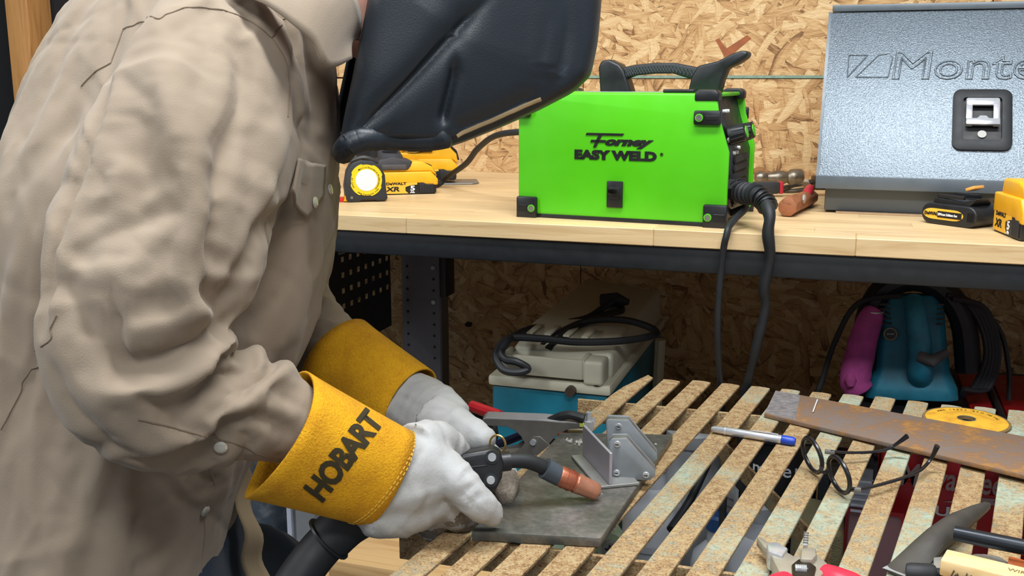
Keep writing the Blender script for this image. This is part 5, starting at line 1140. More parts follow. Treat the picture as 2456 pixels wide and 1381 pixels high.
FOLDS = [
    (-0.012, 0.01, [(-0.5245,0.8959,1.1569),(-0.5238,0.8944,1.1418),(-0.5272,0.8975,1.121),(-0.5675,0.9587,1.0955),(-0.5695,0.9502,1.0718),(-0.5725,0.9375,1.0504),(-0.5131,0.8223,1.0436),(-0.5112,0.8012,1.0282),(-0.5115,0.7859,1.014),(-0.5125,0.776,1.0002),(-0.5134,0.77,0.9901)]),
    (-0.01, 0.01, [(-0.6406,0.7857,1.162),(-0.633,0.7639,1.1403),(-0.6297,0.7446,1.1135),(-0.6301,0.733,1.0908),(-0.6313,0.7231,1.0681),(-0.6324,0.7132,1.0437),(-0.6334,0.7045,1.0199),(-0.6327,0.6965,0.9964),(-0.6325,0.6916,0.9787)]),
    (-0.008, 0.01, [(-0.6235,0.6826,0.9522),(-0.6156,0.679,0.939),(-0.6078,0.6783,0.9219),(-0.5999,0.6786,0.9096),(-0.591,0.6807,0.8972),(-0.5794,0.6869,0.8792),(-0.5723,0.6959,0.8628)]),
    (0.009, 0.02, [(-0.5916,0.8033,1.1931),(-0.5661,0.7747,1.154),(-0.5458,0.7555,1.1106),(-0.535,0.7503,1.0831),(-0.5262,0.7505,1.0616),(-0.5178,0.7579,1.0423),(-0.513,0.768,1.0286)]),
    (-0.01, 0.012, [(-0.5467,0.8531,1.2022),(-0.5383,0.8421,1.185),(-0.5306,0.8306,1.164),(-0.5263,0.8199,1.147),(-0.5238,0.8073,1.1308),(-0.5233,0.7904,1.1138),(-0.5247,0.7754,1.0993),(-0.5268,0.7655,1.0902),(-0.5287,0.7594,1.0851)]),
    (-0.005, 0.016, [(-0.6147,0.6988,1.0269),(-0.5948,0.7001,1.0374),(-0.574,0.7086,1.0502),(-0.5545,0.7236,1.0638),(-0.5411,0.7393,1.0746)]),
    (0.005, 0.018, [(-0.6007,0.6907,1.0128),(-0.5832,0.6949,1.0236),(-0.5645,0.7056,1.037),(-0.548,0.7218,1.0512),(-0.5367,0.7377,1.0625)]),
    (0.01, 0.014, [(-0.5278,0.7472,1.0598),(-0.5273,0.7388,1.0405),(-0.5261,0.731,1.0183),(-0.5238,0.7296,1.0037),(-0.5201,0.7339,0.9922),(-0.515,0.7521,0.9818),(-0.5167,0.78,0.9722)]),
    (-0.012, 0.014, [(-0.5219,0.7581,1.061),(-0.5207,0.7504,1.0403),(-0.5192,0.7437,1.0167),(-0.5178,0.7434,1.0033),(-0.5157,0.7485,0.9936),(-0.5138,0.7661,0.9846),(-0.5202,0.7958,0.9756)]),
    (-0.016, 0.016, [(-0.5773,0.6777,0.9514),(-0.5569,0.6857,0.9564),(-0.5369,0.7023,0.9614),(-0.5247,0.7207,0.9661),(-0.5173,0.7415,0.9691),(-0.5156,0.765,0.9674),(-0.5867,0.891,0.9393)]),
    (0.01, 0.018, [(-0.5627,0.686,0.9771),(-0.5476,0.6955,0.9809),(-0.5321,0.7116,0.9848),(-0.5213,0.7302,0.9881),(-0.5157,0.748,0.99)]),
    (0.009, 0.016, [(-0.5783,0.6768,0.9348),(-0.5574,0.6843,0.9319),(-0.5379,0.7001,0.9287),(-0.5278,0.7159,0.9321),(-0.5221,0.7337,0.9372),(-0.5206,0.7573,0.9404),(-0.591,0.8815,0.9147)]),
    (-0.009, 0.011, [(-0.5444,0.694,0.9094),(-0.5377,0.7004,0.9089),(-0.5291,0.7116,0.9089),(-0.522,0.7296,0.9119),(-0.5191,0.7562,0.9119),(-0.5146,0.7809,0.9059),(-0.5088,0.7967,0.9004)]),
    (-0.006, 0.006, [(-0.5533,0.6868,0.9351),(-0.5503,0.6888,0.9264),(-0.5467,0.6917,0.916),(-0.5442,0.6942,0.9095),(-0.5408,0.6978,0.9025),(-0.5349,0.7055,0.8896),(-0.5293,0.7149,0.8774),(-0.5245,0.7221,0.8744),(-0.5209,0.7268,0.8747)]),
    (0.01, 0.015, [(-0.5632,0.6913,0.8764),(-0.5424,0.7031,0.8746),(-0.5226,0.7252,0.8712),(-0.509,0.7444,0.8726),(-0.4984,0.7625,0.8765),(-0.4927,0.783,0.8812),(-0.4937,0.8066,0.8842),(-0.6801,1.1306,0.7926)]),
    (-0.006, 0.009, [(-0.5211,0.729,0.8633),(-0.5092,0.7433,0.8614),(-0.4949,0.7618,0.8556),(-0.4844,0.7798,0.8398),(-0.4764,0.7932,0.8249)]),
    (-0.013, 0.009, [(-0.5215,0.7404,0.9338),(-0.5214,0.7537,0.9358),(-0.5264,0.7747,0.9357)]),
    (0.007, 0.01, [(-0.5281,0.7728,0.9237),(-0.5911,0.885,0.8898),(-0.5867,0.9026,0.8813),(-0.514,0.8063,0.9013),(-0.5031,0.7998,0.8953)]),
    (-0.006, 0.01, [(-0.5091,0.7538,0.8896),(-0.5025,0.7694,0.89),(-0.4978,0.7906,0.8902),(-0.5017,0.8081,0.8918),(-0.5879,0.9517,0.8526)]),
    (-0.006, 0.014, [(-0.7153,0.832,1.1391),(-0.727,0.8266,1.1201),(-0.7432,0.8217,1.097),(-0.7582,0.8183,1.078),(-0.7698,0.8162,1.0642)]),
    (0.006, 0.016, [(-0.8262,0.8513,1.1111),(-0.812,0.8363,1.0888),(-0.8003,0.8236,1.0628),(-0.7953,0.8177,1.0436),(-0.7924,0.814,1.0305)]),
    (-0.005, 0.012, [(-0.794,0.8332,1.1039),(-0.7859,0.8257,1.0855),(-0.7783,0.8181,1.0638),(-0.7763,0.8138,1.0472),(-0.7762,0.8112,1.0355)]),
    (-0.005, 0.014, [(-0.7306,0.8279,1.1251),(-0.7245,0.8246,1.1115),(-0.7185,0.8216,1.0934),(-0.6423,0.7355,1.0813),(-0.6313,0.7231,1.0681)]),
    (0.004, 0.012, [(-0.7727,0.8029,0.9993),(-0.759,0.7998,0.99),(-0.7439,0.7965,0.9768),(-0.7335,0.793,0.9598),(-0.6374,0.6932,0.9708)]),
    (-0.005, 0.012, [(-0.6664,0.7929,0.8057),(-0.6752,0.7858,0.779),(-0.6869,0.7761,0.7431),(-0.6963,0.7607,0.7052),(-0.7037,0.7482,0.6748)]),
    (0.004, 0.014, [(-0.6537,0.8045,0.7949),(-0.662,0.7988,0.7699),(-0.6727,0.7903,0.7362),(-0.6798,0.7744,0.7002),(-0.6856,0.7619,0.6711)]),
    (-0.004, 0.009, [(-0.7317,0.7718,0.8404),(-0.7212,0.7729,0.8364),(-0.7058,0.7756,0.8334),(-0.6101,0.6973,0.8712),(-0.5796,0.6858,0.882)]),
    (-0.004, 0.009, [(-0.6516,0.8419,0.7226),(-0.6541,0.8289,0.7186),(-0.6585,0.8148,0.7144),(-0.6627,0.8037,0.7151),(-0.6665,0.7966,0.7165)]),
    (-0.004, 0.008, [(-0.6533,0.8044,0.7994),(-0.656,0.8032,0.7863),(-0.6588,0.8022,0.7732)]),
    (-0.003, 0.008, [(-0.7399,0.7498,0.7261),(-0.7305,0.7518,0.7293),(-0.7193,0.7556,0.7309),(-0.7066,0.7597,0.7269),(-0.6974,0.764,0.7216)]),
    (-0.004, 0.01, [(-0.627,0.685,0.9587),(-0.7284,0.7848,0.9202),(-0.7381,0.7812,0.9051),(-0.7468,0.7779,0.8854),(-0.7572,0.7746,0.8628),(-0.7741,0.7714,0.8357),(-0.7915,0.7716,0.8126)]),
    (-0.009, 0.016, [(-0.5599,1.0064,1.184),(-0.5611,1.0118,1.1643),(-0.5628,1.0143,1.1386),(-0.5636,1.0005,1.1135),(-0.5642,0.9862,1.0944)]),
    (0.006, 0.014, [(-0.5652,1.0427,1.1671),(-0.571,1.058,1.1448),(-0.5711,1.0458,1.0901),(-0.5672,1.0246,1.0713)]),
    (-0.006, 0.01, [(-0.6556,1.143,0.8804),(-0.6466,1.1424,0.8717),(-0.6351,1.1426,0.8627),(-0.6252,1.1486,0.8595),(-0.619,1.157,0.858)]),
    (0.006, 0.01, [(-0.5764,1.001,0.9234),(-0.6513,1.1529,0.8848),(-0.641,1.1602,0.878),(-0.6345,1.165,0.8726),(-0.6304,1.168,0.8688)]),
    (-0.006, 0.01, [(-0.643,1.1166,0.8324),(-0.6336,1.1196,0.8371),(-0.6205,1.125,0.8404),(-0.6013,1.1306,0.837),(-0.5861,1.1376,0.8319)]),
    (0.006, 0.012, [(-0.6263,1.1123,0.8185),(-0.612,1.1163,0.8248),(-0.5969,1.1241,0.8288),(-0.5847,1.127,0.8244),(-0.5755,1.1272,0.8189)]),
    (-0.004, 0.01, [(-0.6257,0.794,1.1804),(-0.6143,0.7941,1.1841),(-0.6002,0.7965,1.1875),(-0.583,0.7992,1.187),(-0.5704,0.8037,1.1856)]),
    (-0.004, 0.01, [(-0.5499,0.7592,1.121),(-0.5465,0.7549,1.1106),(-0.5435,0.7511,1.1002)]),
    (0.005, 0.02, [(-0.5905,0.7362,1.1108),(-0.5869,0.7267,1.0925),(-0.5825,0.7163,1.0701),(-0.5762,0.7085,1.051),(-0.571,0.7033,1.037)]),
    (-0.004, 0.014, [(-0.5779,0.7493,1.1281),(-0.5741,0.7377,1.1077),(-0.5703,0.7263,1.0837),(-0.5655,0.7189,1.0658),(-0.5617,0.7146,1.0535)]),
    (-0.005, 0.012, [(-0.52,0.8203,1.1306),(-0.5167,0.8181,1.116),(-0.5136,0.8139,1.0974),(-0.5119,0.8032,1.0792),(-0.5115,0.794,1.0654)]),
    (0.005, 0.012, [(-0.518,0.8455,1.1339),(-0.5159,0.8453,1.1175),(-0.515,0.8445,1.0957),(-0.5129,0.8304,1.0732),(-0.5112,0.8168,1.0558)]),
    (-0.004, 0.01, [(-0.6152,0.6922,1.0083),(-0.6034,0.6873,1.0024),(-0.5927,0.684,0.9933),(-0.588,0.6807,0.9807),(-0.5864,0.6786,0.97)]),
    (-0.006, 0.012, [(-0.567,0.9634,0.9951),(-0.5674,0.9718,0.978),(-0.5693,0.982,0.9555),(-0.5718,0.9834,0.9341),(-0.5741,0.9827,0.9176)]),
]
LINES = {
    'seam': [[(-0.7263,0.8451,1.1421),(-0.721,0.847,1.148),(-0.7125,0.8481,1.155),(-0.7029,0.8498,1.1604),(-0.6957,0.8522,1.1642)], [(-0.6888,0.8669,1.1973),(-0.6766,0.8648,1.2001),(-0.6611,0.8628,1.2038),(-0.6127,0.8161,1.204),(-0.6034,0.8208,1.2074),(-0.5966,0.8286,1.2112),(-0.5901,0.8374,1.214),(-0.5824,0.8475,1.2146),(-0.571,0.8522,1.2131),(-0.5605,0.8564,1.2102),(-0.5545,0.8656,1.2067),(-0.5495,0.8736,1.2025),(-0.5401,0.8726,1.1973),(-0.5359,0.8789,1.1917),(-0.5333,0.8843,1.1873)], [(-0.5333,0.8843,1.1873),(-0.5284,0.8862,1.1794),(-0.5244,0.8905,1.1687),(-0.5222,0.8913,1.1577),(-0.5196,0.8881,1.1451),(-0.5125,0.8743,1.1281),(-0.5086,0.8652,1.1143)], [(-0.5785,1.0182,1.2329),(-0.5702,0.9932,1.2238),(-0.5722,0.9821,1.2133),(-0.5401,0.9097,1.198),(-0.5337,0.885,1.1881)], [(-0.6161,0.6658,0.9579),(-0.6211,0.663,0.9475),(-0.6325,0.6636,0.9308),(-0.7534,0.7746,0.8699),(-0.7649,0.7698,0.8463),(-0.7758,0.7639,0.8247),(-0.7836,0.7587,0.809)], [(-0.5525,0.6779,0.8704),(-0.546,0.6844,0.8666),(-0.539,0.6964,0.8599),(-0.5319,0.7117,0.8511),(-0.5208,0.7224,0.8441),(-0.5214,0.7445,0.8336),(-0.5112,0.7511,0.8291),(-0.5049,0.7682,0.8172),(-0.4986,0.7843,0.8055),(-0.495,0.7997,0.7959)], [(-0.6888,0.8669,1.1973),(-0.6907,0.8623,1.1868),(-0.6928,0.8571,1.1751),(-0.6942,0.8542,1.1682),(-0.6947,0.8522,1.1642)]],
    'edge': [[(-0.5302,0.7469,0.8152),(-0.6306,0.8829,0.7342),(-0.6379,0.8849,0.7022),(-0.6497,0.8896,0.6526),(-0.6567,0.8891,0.6116)]],
}
def displace(me, folds, crumple=1.0, seed=0., tents=260, tsc=1.0):
    n = len(me.vertices); co = np.empty(n * 3, 'f4'); me.vertices.foreach_get('co', co); co = co.reshape(-1, 3)
    no = np.empty(n * 3, 'f4'); me.vertex_normals.foreach_get('vector', no); no = no.reshape(-1, 3)
    h = np.zeros(n, 'f4')
    for amp, w, pts in folds:
        P = np.array([tuple(p) for p in spl(pts, 3)], 'f4')
        lo, hi = P.min(0) - 3 * w, P.max(0) + 3 * w
        idx = np.where(((co > lo) & (co < hi)).all(1))[0]
        if not len(idx): continue
        q = co[idx]; best = np.full(len(idx), 9, 'f4'); m = len(P) - 1; fade = np.ones(len(idx), 'f4')
        for i in range(m):
            a, b = P[i], P[i + 1]; d = b - a; L = float(d @ d) + 1e-12
            t = np.clip(((q - a) @ d) / L, 0, 1); dd = np.linalg.norm(q - (a + t[:, None] * d), axis=1)
            better = dd < best; best[better] = dd[better]
            u = (i + t) / m; f = np.minimum(1, np.minimum(u, 1 - u) * 5 + .15); fade[better] = f[better]
        h[idx] += amp * fade * np.exp(-(best / w) ** 2)
    if crumple:
        for i in range(n):
            p = V(co[i]); h[i] += crumple * (.0030 * noise.noise(p * 8 + V((seed, 0, 0))))
        rs = np.random.RandomState(int(seed * 10) + 4); hh = np.zeros(n, 'f4')
        for k in range(int(tents)):      # straight local creases
            c = rs.randint(n); p0, nn = co[c], no[c]
            d = rs.normal(size=3); d[2] *= 1.5; d -= nn * (d @ nn); d /= np.linalg.norm(d) + 1e-9; e = np.cross(nn, d)
            R1, R2 = rs.uniform(.05, .13) * tsc, rs.uniform(.018, .045) * tsc
            q = co - p0; m_ = np.abs(q).max(1) < R1 * 1.9; idx = np.where(m_)[0]
            if not len(idx): continue
            q = q[idx]; u, w_, z = q @ d, q @ e, q @ nn
            fall = np.exp(-(u / R1) ** 2 - (w_ / R2) ** 2 - (z / .05) ** 2)
            hh[idx] += rs.choice([-1, 1]) * rs.uniform(.4, 1.) * np.where(w_ > 0, np.exp(-w_ / (R2 * .55)), np.exp(w_ / (R2 * .22))) * fall
        h += crumple * .0042 * np.tanh(hh)
    co += no * h[:, None]
    me.vertices.foreach_set('co', co.ravel()); me.update()
    return me
from mathutils.bvhtree import BVHTree
def bvh(me): return BVHTree.FromPolygons([v.co[:] for v in me.vertices], [p.vertices[:] for p in me.polygons])
def hug(tree, pts, off=.0008, n=6):
    out = []
    for p in spl(pts, n):
        q, nn, i, d = tree.find_nearest(p)
        out.append(q + nn * off)
    return out
def snap(parent, tree, p, r=.0062, nrm=None, mat=None):
    q, nn, i, d = tree.find_nearest(V(p)); nn = nn.normalized()
    x = nn.orthogonal().normalized()
    o = G().lathe([(r, 0), (r, .0014), (r * .86, .0022), (r * .5, .0027), (.0004, .003)], 20, frame(q + nn * .0004, x, z=nn)).build('snap_button', mat or M_snap, parent); return o
M_snap = plain('pearl_snap', (206, 200, 186), .22, .35, .05)
def wrap(o, tree, n, off=.0006):
    n = V(n)
    for v in o.data.vertices:
        hit = tree.ray_cast(v.co + n * .08, -n)
        if hit[0] is not None: v.co = hit[0] + hit[1].normalized() * off if hit[1].dot(n) > 0 else hit[0] + n * off
    o.data.update()
def shirt_mesh():
    me = drape(displace(shirt_base(), FOLDS, .5, 0., 60))
    return displace(me, [(a * .35, w * .7, q) for a, w, q in FOLDS], .85, 2., 320)
def person():
    p = thing('person', 'person in a khaki work shirt and gauntlet gloves bending over the table to weld', 'person', (-.72, .98, 0))
    root = Matrix.Translation((-.72, .98, 0)).inverted()
    def put(o):      # parts are modelled in room coordinates, then moved into the person's frame
        o.data.transform(root); return o
    # body under the clothes: one continuous figure
    Msk = plain('skin', (214, 160, 140), .55, 0, .06, 30)
    g = G()
    g.loft([ring(V(c) + LF * .028, a * .72, b * .74, 20) for c, a, b in TORSO[1:11]])
    neck = [V((-0.6198, 1.026, 1.287)), V((-0.5744, 1.052, 1.253)), V((-0.5194, 1.084, 1.227))]
    g.tube(neck, [.068, .060, .062], 16)
    hc = V((-0.4541, 1.121, 1.21)); fd = (V((-0.378, 1.165, 1.081)) - hc).normalized(); ud = fd.cross(LF).normalized()
    if ud.z < 0: ud = -ud
    HM = frame(hc, fd, z=ud)
    g.ball((0, 0, .02), (.092, .074, .105), 20, 14, HM); g.ball((.03, 0, -.05), (.062, .056, .06), 16, 10, HM)
    g.tube([(.088, 0, .02), (.105, 0, -.012), (.092, 0, -.022)], [.009, .013, .008], 10, M=HM)
    for s in (-1, 1):
        g.ball((0, s * .076, .0), (.018, .010, .030), 10, 8, HM)
        g.ball((.080, s * .03, .015), (.012, .016, .009), 10, 6, HM)
    g.ball((.084, 0, -.052), (.010, .026, .008), 10, 6, HM)
    for S, hand in ((SLEEVE_R, (-0.4257, 0.8899, 0.7691)), (SLEEVE_L, (-0.4908, 1.089, 0.7679))):
        P = spl([c for c, r in S] + [hand], 4); m = len(P)
        g.tube(P, [max(.022, .052 - .030 * i / m) for i in range(m)], 14)
    for (a, b, c, d) in LEGS: g.tube(spl([a, b, c, d], 4), [.075, .07, .068, .066, .062, .058, .055, .052, .05, .046, .043, .04, .038], 14)
    put(link('body', blob(g, .010, 4), Msk, p))
    # trousers
    g = G()
    g.loft([ring((-0.7884, 0.9274, 0.6749), .095, .140, 24), ring((-0.7754, 0.9193, 0.6175), .112, .145, 24), ring((-0.7615, 0.9083, 0.5457), .112, .150, 24)])
    g.loft([ring((-0.7602, 1.008, 0.7065), .066, .10, 24), ring((-0.7495, 0.992, 0.616), .076, .11, 24), ring((-0.7405, 0.9743, 0.5205), .082, .12, 24)])
    for (a, b, c, d) in LEGS: g.tube(spl([a, b, c, d], 4), [.090, .089, .088, .087, .086, .084, .082, .080, .079, .078, .077, .077, .077], 20)
    me = displace(blob(g, .008, 4), [], 1.2, 3., 120)
    put(link('trousers', me, M_denim, p))
    for (a, b, c, d) in LEGS:
        d = V(d); g = G(); g.ball((d.x + .05, d.y + .03, .05), (.06, .05, .055), 16, 10); g.tube([(d.x, d.y, .14), (d.x, d.y, .05)], .056, 16); g.ball((d.x + .13, d.y + .075, .04), (.07, .05, .04), 16, 10)
        g.tube([(d.x - .03, d.y - .02, .028), (d.x + .15, d.y + .085, .028)], [.05, .048], 14)
        put(link('boot', blob(g, .008, 3), plain('boot_leather', (70, 48, 32), .6, 0, .1), p))
    # shirt
    me = shirt_mesh()
    tree = bvh(me)
    sh = link('shirt', me, M_khaki, p, angle=180)
    for nm, pts in LINES.items():
        for k, L in enumerate(pts):
            o = G().tube(hug(tree, L, .0000), .0009, 6).build('seam', M_seam if nm == 'seam' else M_khaki, sh)
            put(o)
    # pocket flap lying on the chest
    for (quad, nu, nv) in ((PFLAP, 10, 12),):
        a, b, c, d, e = [V(q) for q in quad]   # top-left, top-right, right-bottom, tip, left-bottom
        def fn(u, v):
            t = a.lerp(b, u); bt = (e.lerp(d, u * 2) if u < .5 else d.lerp(c, (u - .5) * 2)); q = t.lerp(bt, v)
            s, nn, i, dd = tree.find_nearest(q); return q.lerp(s, .35) + nn.normalized() * (.0034 + .002 * v)
        o = G().grid(nu, nv, fn).build('pocket_flap', M_khaki, sh, solid=.0022); put(o)
        s_ = snap(sh, tree, CASTS['flapsnap'][0]); 
        nn_ = tree.find_nearest(V(CASTS['flapsnap'][0]))[1].normalized()
        for v in s_.data.vertices: v.co += nn_ * .0055
        put(s_)
    for q in SNAPS: put(snap(sh, tree, q))
    # collar: a turned-down leaf round the neck
    def crv(pts, n): 
        s = spl(pts, 8); return [s[int(round(i * (len(s) - 1) / n))] for i in range(n + 1)]
    n = 30
    inner = crv([(-0.5962, 0.9223, 1.255), (-0.5456, 0.9162, 1.249), (-0.5092, 0.9328, 1.245), (-0.4938, 0.9685, 1.238), (-0.4929, 0.9902, 1.212), (-0.5055, 1.008, 1.19)], n)
    outer = crv([(-0.5684, 0.8771, 1.227), (-0.5265, 0.8666, 1.214), (-0.4987, 0.8715, 1.194), (-0.488, 0.8826, 1.179), (-0.4844, 0.9004, 1.157), (-0.4887, 0.9602, 1.166)], n)
    def cf(u, v):
        i = int(round(u * n)); q = inner[i].lerp(outer[i], v); bulge = math.sin(v * PI * .9) * .012
        return q + V((.02, -.6, .6)).normalized() * bulge
    o = G().grid(n, 10, cf).build('collar', M_khaki, sh, solid=.003); put(o)
    # open front: placket edge and the far front flap below the forearm
    o = G().grid(18, 4, lambda u, v: V(FLAP[0]).lerp(V(FLAP[1]), u).lerp(V(FLAP[2]).lerp(V(FLAP[3]), u), v) + LF * (.006 * math.sin(u * 9)) + FW * (.004 * math.sin(u * 14))).build('front_flap', fabric('khaki_inside', (168, 146, 114), (150, 130, 100)), sh, solid=.002); put(o)
    put(sh)
    gloves(p, put)
    return p
LEGS = [((-0.755, 0.9198, 0.5888), (-0.7182, 0.9175, 0.5218), (-.66, .90, .45), (-.66, .91, .10)), ((-0.7704, 1.004, 0.5057), (-0.7314, 1.012, 0.4328), (-.75, 1.16, .45), (-.75, 1.17, .10))]
CASTS = {
    'flap': [(-0.512, 0.8848, 1.0744), (-0.5507, 1.0084, 1.0564), (-0.5494, 0.996, 1.0247), (-0.5456, 0.9515, 1.0057), (-0.5164, 0.874, 1.0441)],
    'flapsnap': [(-0.5452, 0.9644, 1.0201)],
    'snaps': [(-0.5524, 1.0228, 1.0278), (-0.5211, 0.7462, 0.8261), (-0.6435, 0.8849, 0.6893)],
}
PFLAP = CASTS['flap']
SNAPS = CASTS['snaps']
FLAP = [(-0.6594, 0.9692, 0.7216), (-0.6355, 0.9433, 0.565), (-0.6513, 0.9798, 0.7084), (-0.6143, 0.961, 0.5648)]
# ---------------------------------------------------------------- gloves
def suede(name, rgb, dark):
    t = NT(name); n = t.noise(t.coord(), 30, 3); f = t.noise(t.coord(), 420, 3, .65)
    t.out(t.ramp(t.math('ADD', t.math('MULTIPLY', n, .5), t.math('MULTIPLY', f, .5)), [(.34, lin(dark)), (.62, lin(rgb))]), .95); t.bump(f, .0014, .9); return t.m
M_suede = suede('yellow_suede', (226, 166, 14), (190, 130, 6))
M_white_l = plain('white_leather', (172, 172, 170), .62, 0, .05, 25, .0003)
M_palm = suede('worn_palm_suede', (150, 140, 126), (96, 84, 72))
def gloves(p, put):
    # --- near (right) hand round the torch
    gl = thing_part('glove', p); gl.location = (0, 0, 0)
    g = G()
    def chain(pts, ell=1.0, n=5, up=None):
        g.tube(spl([q[0] for q in pts], n), spl1([q[1] for q in pts], n), 18, ell=ell, up=up)
    def cap(q, r): g.ball(q, r, 14, 10)
    lng = (V((-0.4816, 0.8521, 0.8538)) - V((-0.5419, 0.8138, 0.7681))).normalized()
    chain([((-0.4525, 0.8603, 0.7725), .046), ((-0.4284, 0.8801, 0.7525), .051), ((-0.4062, 0.9018, 0.7446), .052), ((-0.3861, 0.9197, 0.7471), .043), ((-0.3716, 0.9299, 0.7473), .030)], .62, up=lng)
    cap((-0.4321, 0.8758, 0.7134), .020); chain([((-0.4405, 0.8699, 0.7237), .026), ((-0.4146, 0.8932, 0.7175), .028), ((-0.3864, 0.9196, 0.7219), .022)])
    # index finger
    chain([((-0.3787, 0.919, 0.7573), .024), ((-0.3587, 0.9145, 0.7458), .0205), ((-0.3443, 0.9144, 0.7333), .0185), ((-0.3326, 0.9217, 0.7192), .0165), ((-0.3276, 0.9278, 0.71), .0125)]); cap((-0.3276, 0.9278, 0.71), .0125)
    # thumb over the grip
    chain([((-0.4064, 0.9144, 0.7783), .028), ((-0.3978, 0.9436, 0.7759), .024), ((-0.3896, 0.9699, 0.7606), .019), ((-0.3861, 0.9853, 0.7522), .014)]); cap((-0.3861, 0.9853, 0.7522), .014)
    curl = [[((-0.3808, 0.9232, 0.7304), .022), ((-0.3736, 0.9372, 0.7094), .0195), ((-0.3709, 0.9506, 0.6924), .0175), ((-0.3683, 0.9597, 0.6812), .013)],
            [((-0.4002, 0.9244, 0.7157), .022), ((-0.3999, 0.9405, 0.6902), .019), ((-0.4011, 0.9567, 0.6672), .015)],
            [((-0.4225, 0.926, 0.7074), .019), ((-0.4271, 0.9517, 0.684), .017), ((-0.4295, 0.9793, 0.6659), .013)]]
    for c in curl: chain(c); cap(c[-1][0], c[-1][1])
    me = blob(g, .0038, 4, .5)
    fold = [(-.0035, .006, [(-0.3481, 0.8927, 0.7381), (-0.3428, 0.8962, 0.7462), (-0.3424, 0.9073, 0.7472)]), (-.0035, .006, [(-0.3398, 0.8939, 0.7307), (-0.3336, 0.8976, 0.7389), (-0.334, 0.9083, 0.7389)]), (-.004, .008, [(-0.3952, 0.8695, 0.802), (-0.3856, 0.8567, 0.7778), (-0.3955, 0.8573, 0.7461)]), (-.003, .007, [(-0.3852, 0.8819, 0.7945), (-0.3728, 0.8946, 0.7848), (-0.3642, 0.9063, 0.7759)]), (.004, .012, [(-0.4198, 0.8467, 0.7342), (-0.397, 0.8555, 0.7401), (-0.3819, 0.8824, 0.7421)])]
    displace(me, fold, .55, 8., 90, .32)
    o = link('hand_leather', me, M_white_l, gl, angle=180)
    me.materials.append(M_palm)
    cp = [V(q[0]) for c in curl for q in c[1:]]
    for f in me.polygons:
        if min((f.center - c).length for c in cp) < .021 and (f.center - V((-0.3708, 0.8995, 0.7546))).length > .034: f.material_index = 1
    # gauntlet cuff
    def cuff(c0, c1, r0, r1, e0, e1, lng, nm, parent):
        pts = [V(c0).lerp(V(c1), k / 10) for k in range(11)]
        gg = G().tube(pts, [r0 + (r1 - r0) * (k / 10) ** .85 for k in range(11)], 40, caps=False, ell=[e0 + (e1 - e0) * k / 10 for k in range(11)], up=lng)
        ax = (V(c1) - V(c0)).normalized()
        for i, v in enumerate(gg.v):      # flared, slightly wavy hem and pinched seam at the underside
            k = i // 40; a = 2 * PI * (i % 40) / 40
            if k < 3: gg.v[i] = v + ax * (.004 * math.sin(2 * a) * (3 - k) / 3)
            d = max(0, math.cos(a - PI)) ** 10
            gg.v[i] = gg.v[i] - V(lng) * d * .008 * (1 - k / 14)
        cm = gg.mesh(nm)
        o = link(nm, cm, M_suede, parent, angle=180, solid=.0026); return o, cm
    co, cm = cuff((-0.5068, 0.8226, 0.8152), (-0.4227, 0.8847, 0.7554), .0615, .0500, .98, .70, lng, 'cuff', gl)
    cm2 = cm.copy()
    ct = bvh(cm2)
    view = V((-0.4497, 0.8463, 0.778)) ; nrm = (V((0, 0, 1.15)) - view).normalized()
    hb = V((-0.4635, 0.8202, 0.753)); ht = V((-0.4254, 0.8445, 0.8072)); hx = (ht - hb).normalized()
    t1 = text('HOBART', .0305, 'lettering', M_cuffink, co, frame(hb, hx, z=nrm), ext=0., bold=.0014, sx=.80, spacing=.94)
    sub_faces(t1); wrap(t1, ct, nrm, .0033); put(t1)
    t2 = text('\u00ae', .006, 'lettering', M_cuffink, co, frame(V((-0.4301, 0.8433, 0.8088)), hx, z=nrm), ext=0.); wrap(t2, ct, nrm, .0033); put(t2)
    for k, off in ((.975, 0), (.945, 0)):      # double row of stitches at the wrist end
        c = V((-0.5088, 0.8259, 0.8139)).lerp(V((-0.4227, 0.8847, 0.7554)), k); ring_ = []
        for i in range(60):
            a = 2 * PI * i / 60; w_ = (V((-0.4227, 0.8847, 0.7554)) - V((-0.5088, 0.8259, 0.8139))).normalized().cross(lng).normalized()
            q = c + lng * .058 * math.cos(a) + w_ * .042 * math.sin(a); s, nn, j, d = ct.find_nearest(q); nn = nn if nn.dot(s - c) > 0 else -nn
            ring_.append(s + nn.normalized() * .0029)
        st = G()
        for i in range(60): st.tube([ring_[i], ring_[i].lerp(ring_[(i + 1) % 60], .62)], .0007, 5)
        so = st.build('stitching', plain('stitch_yellow', (214, 170, 60), .8) if k == .975 else bpy.data.materials['stitch_yellow'], co); so['kind'] = 'stuff'; put(so)
    put(o); co.data.transform(root_of(p))
    # --- far (left) hand steadying the torch
    gl2 = thing_part('glove', p)
    g.v, g.f = [], []
    l2 = (V((-0.5698, 1.14, 0.8272)) - V((-0.6327, 1.107, 0.7728))).normalized()
    chain([((-0.5118, 1.098, 0.7708), .036), ((-0.4787, 1.086, 0.7606), .042), ((-0.4411, 1.06, 0.7587), .038), ((-0.4149, 1.046, 0.7558), .030)], .66, up=l2)
    chain([((-0.442, 1.05, 0.762), .030), ((-0.4095, 1.033, 0.7585), .0255), ((-0.3843, 1.02, 0.7584), .021), ((-0.3698, 1.014, 0.7586), .0165)]); cap((-0.3698, 1.014, 0.7586), .0165)
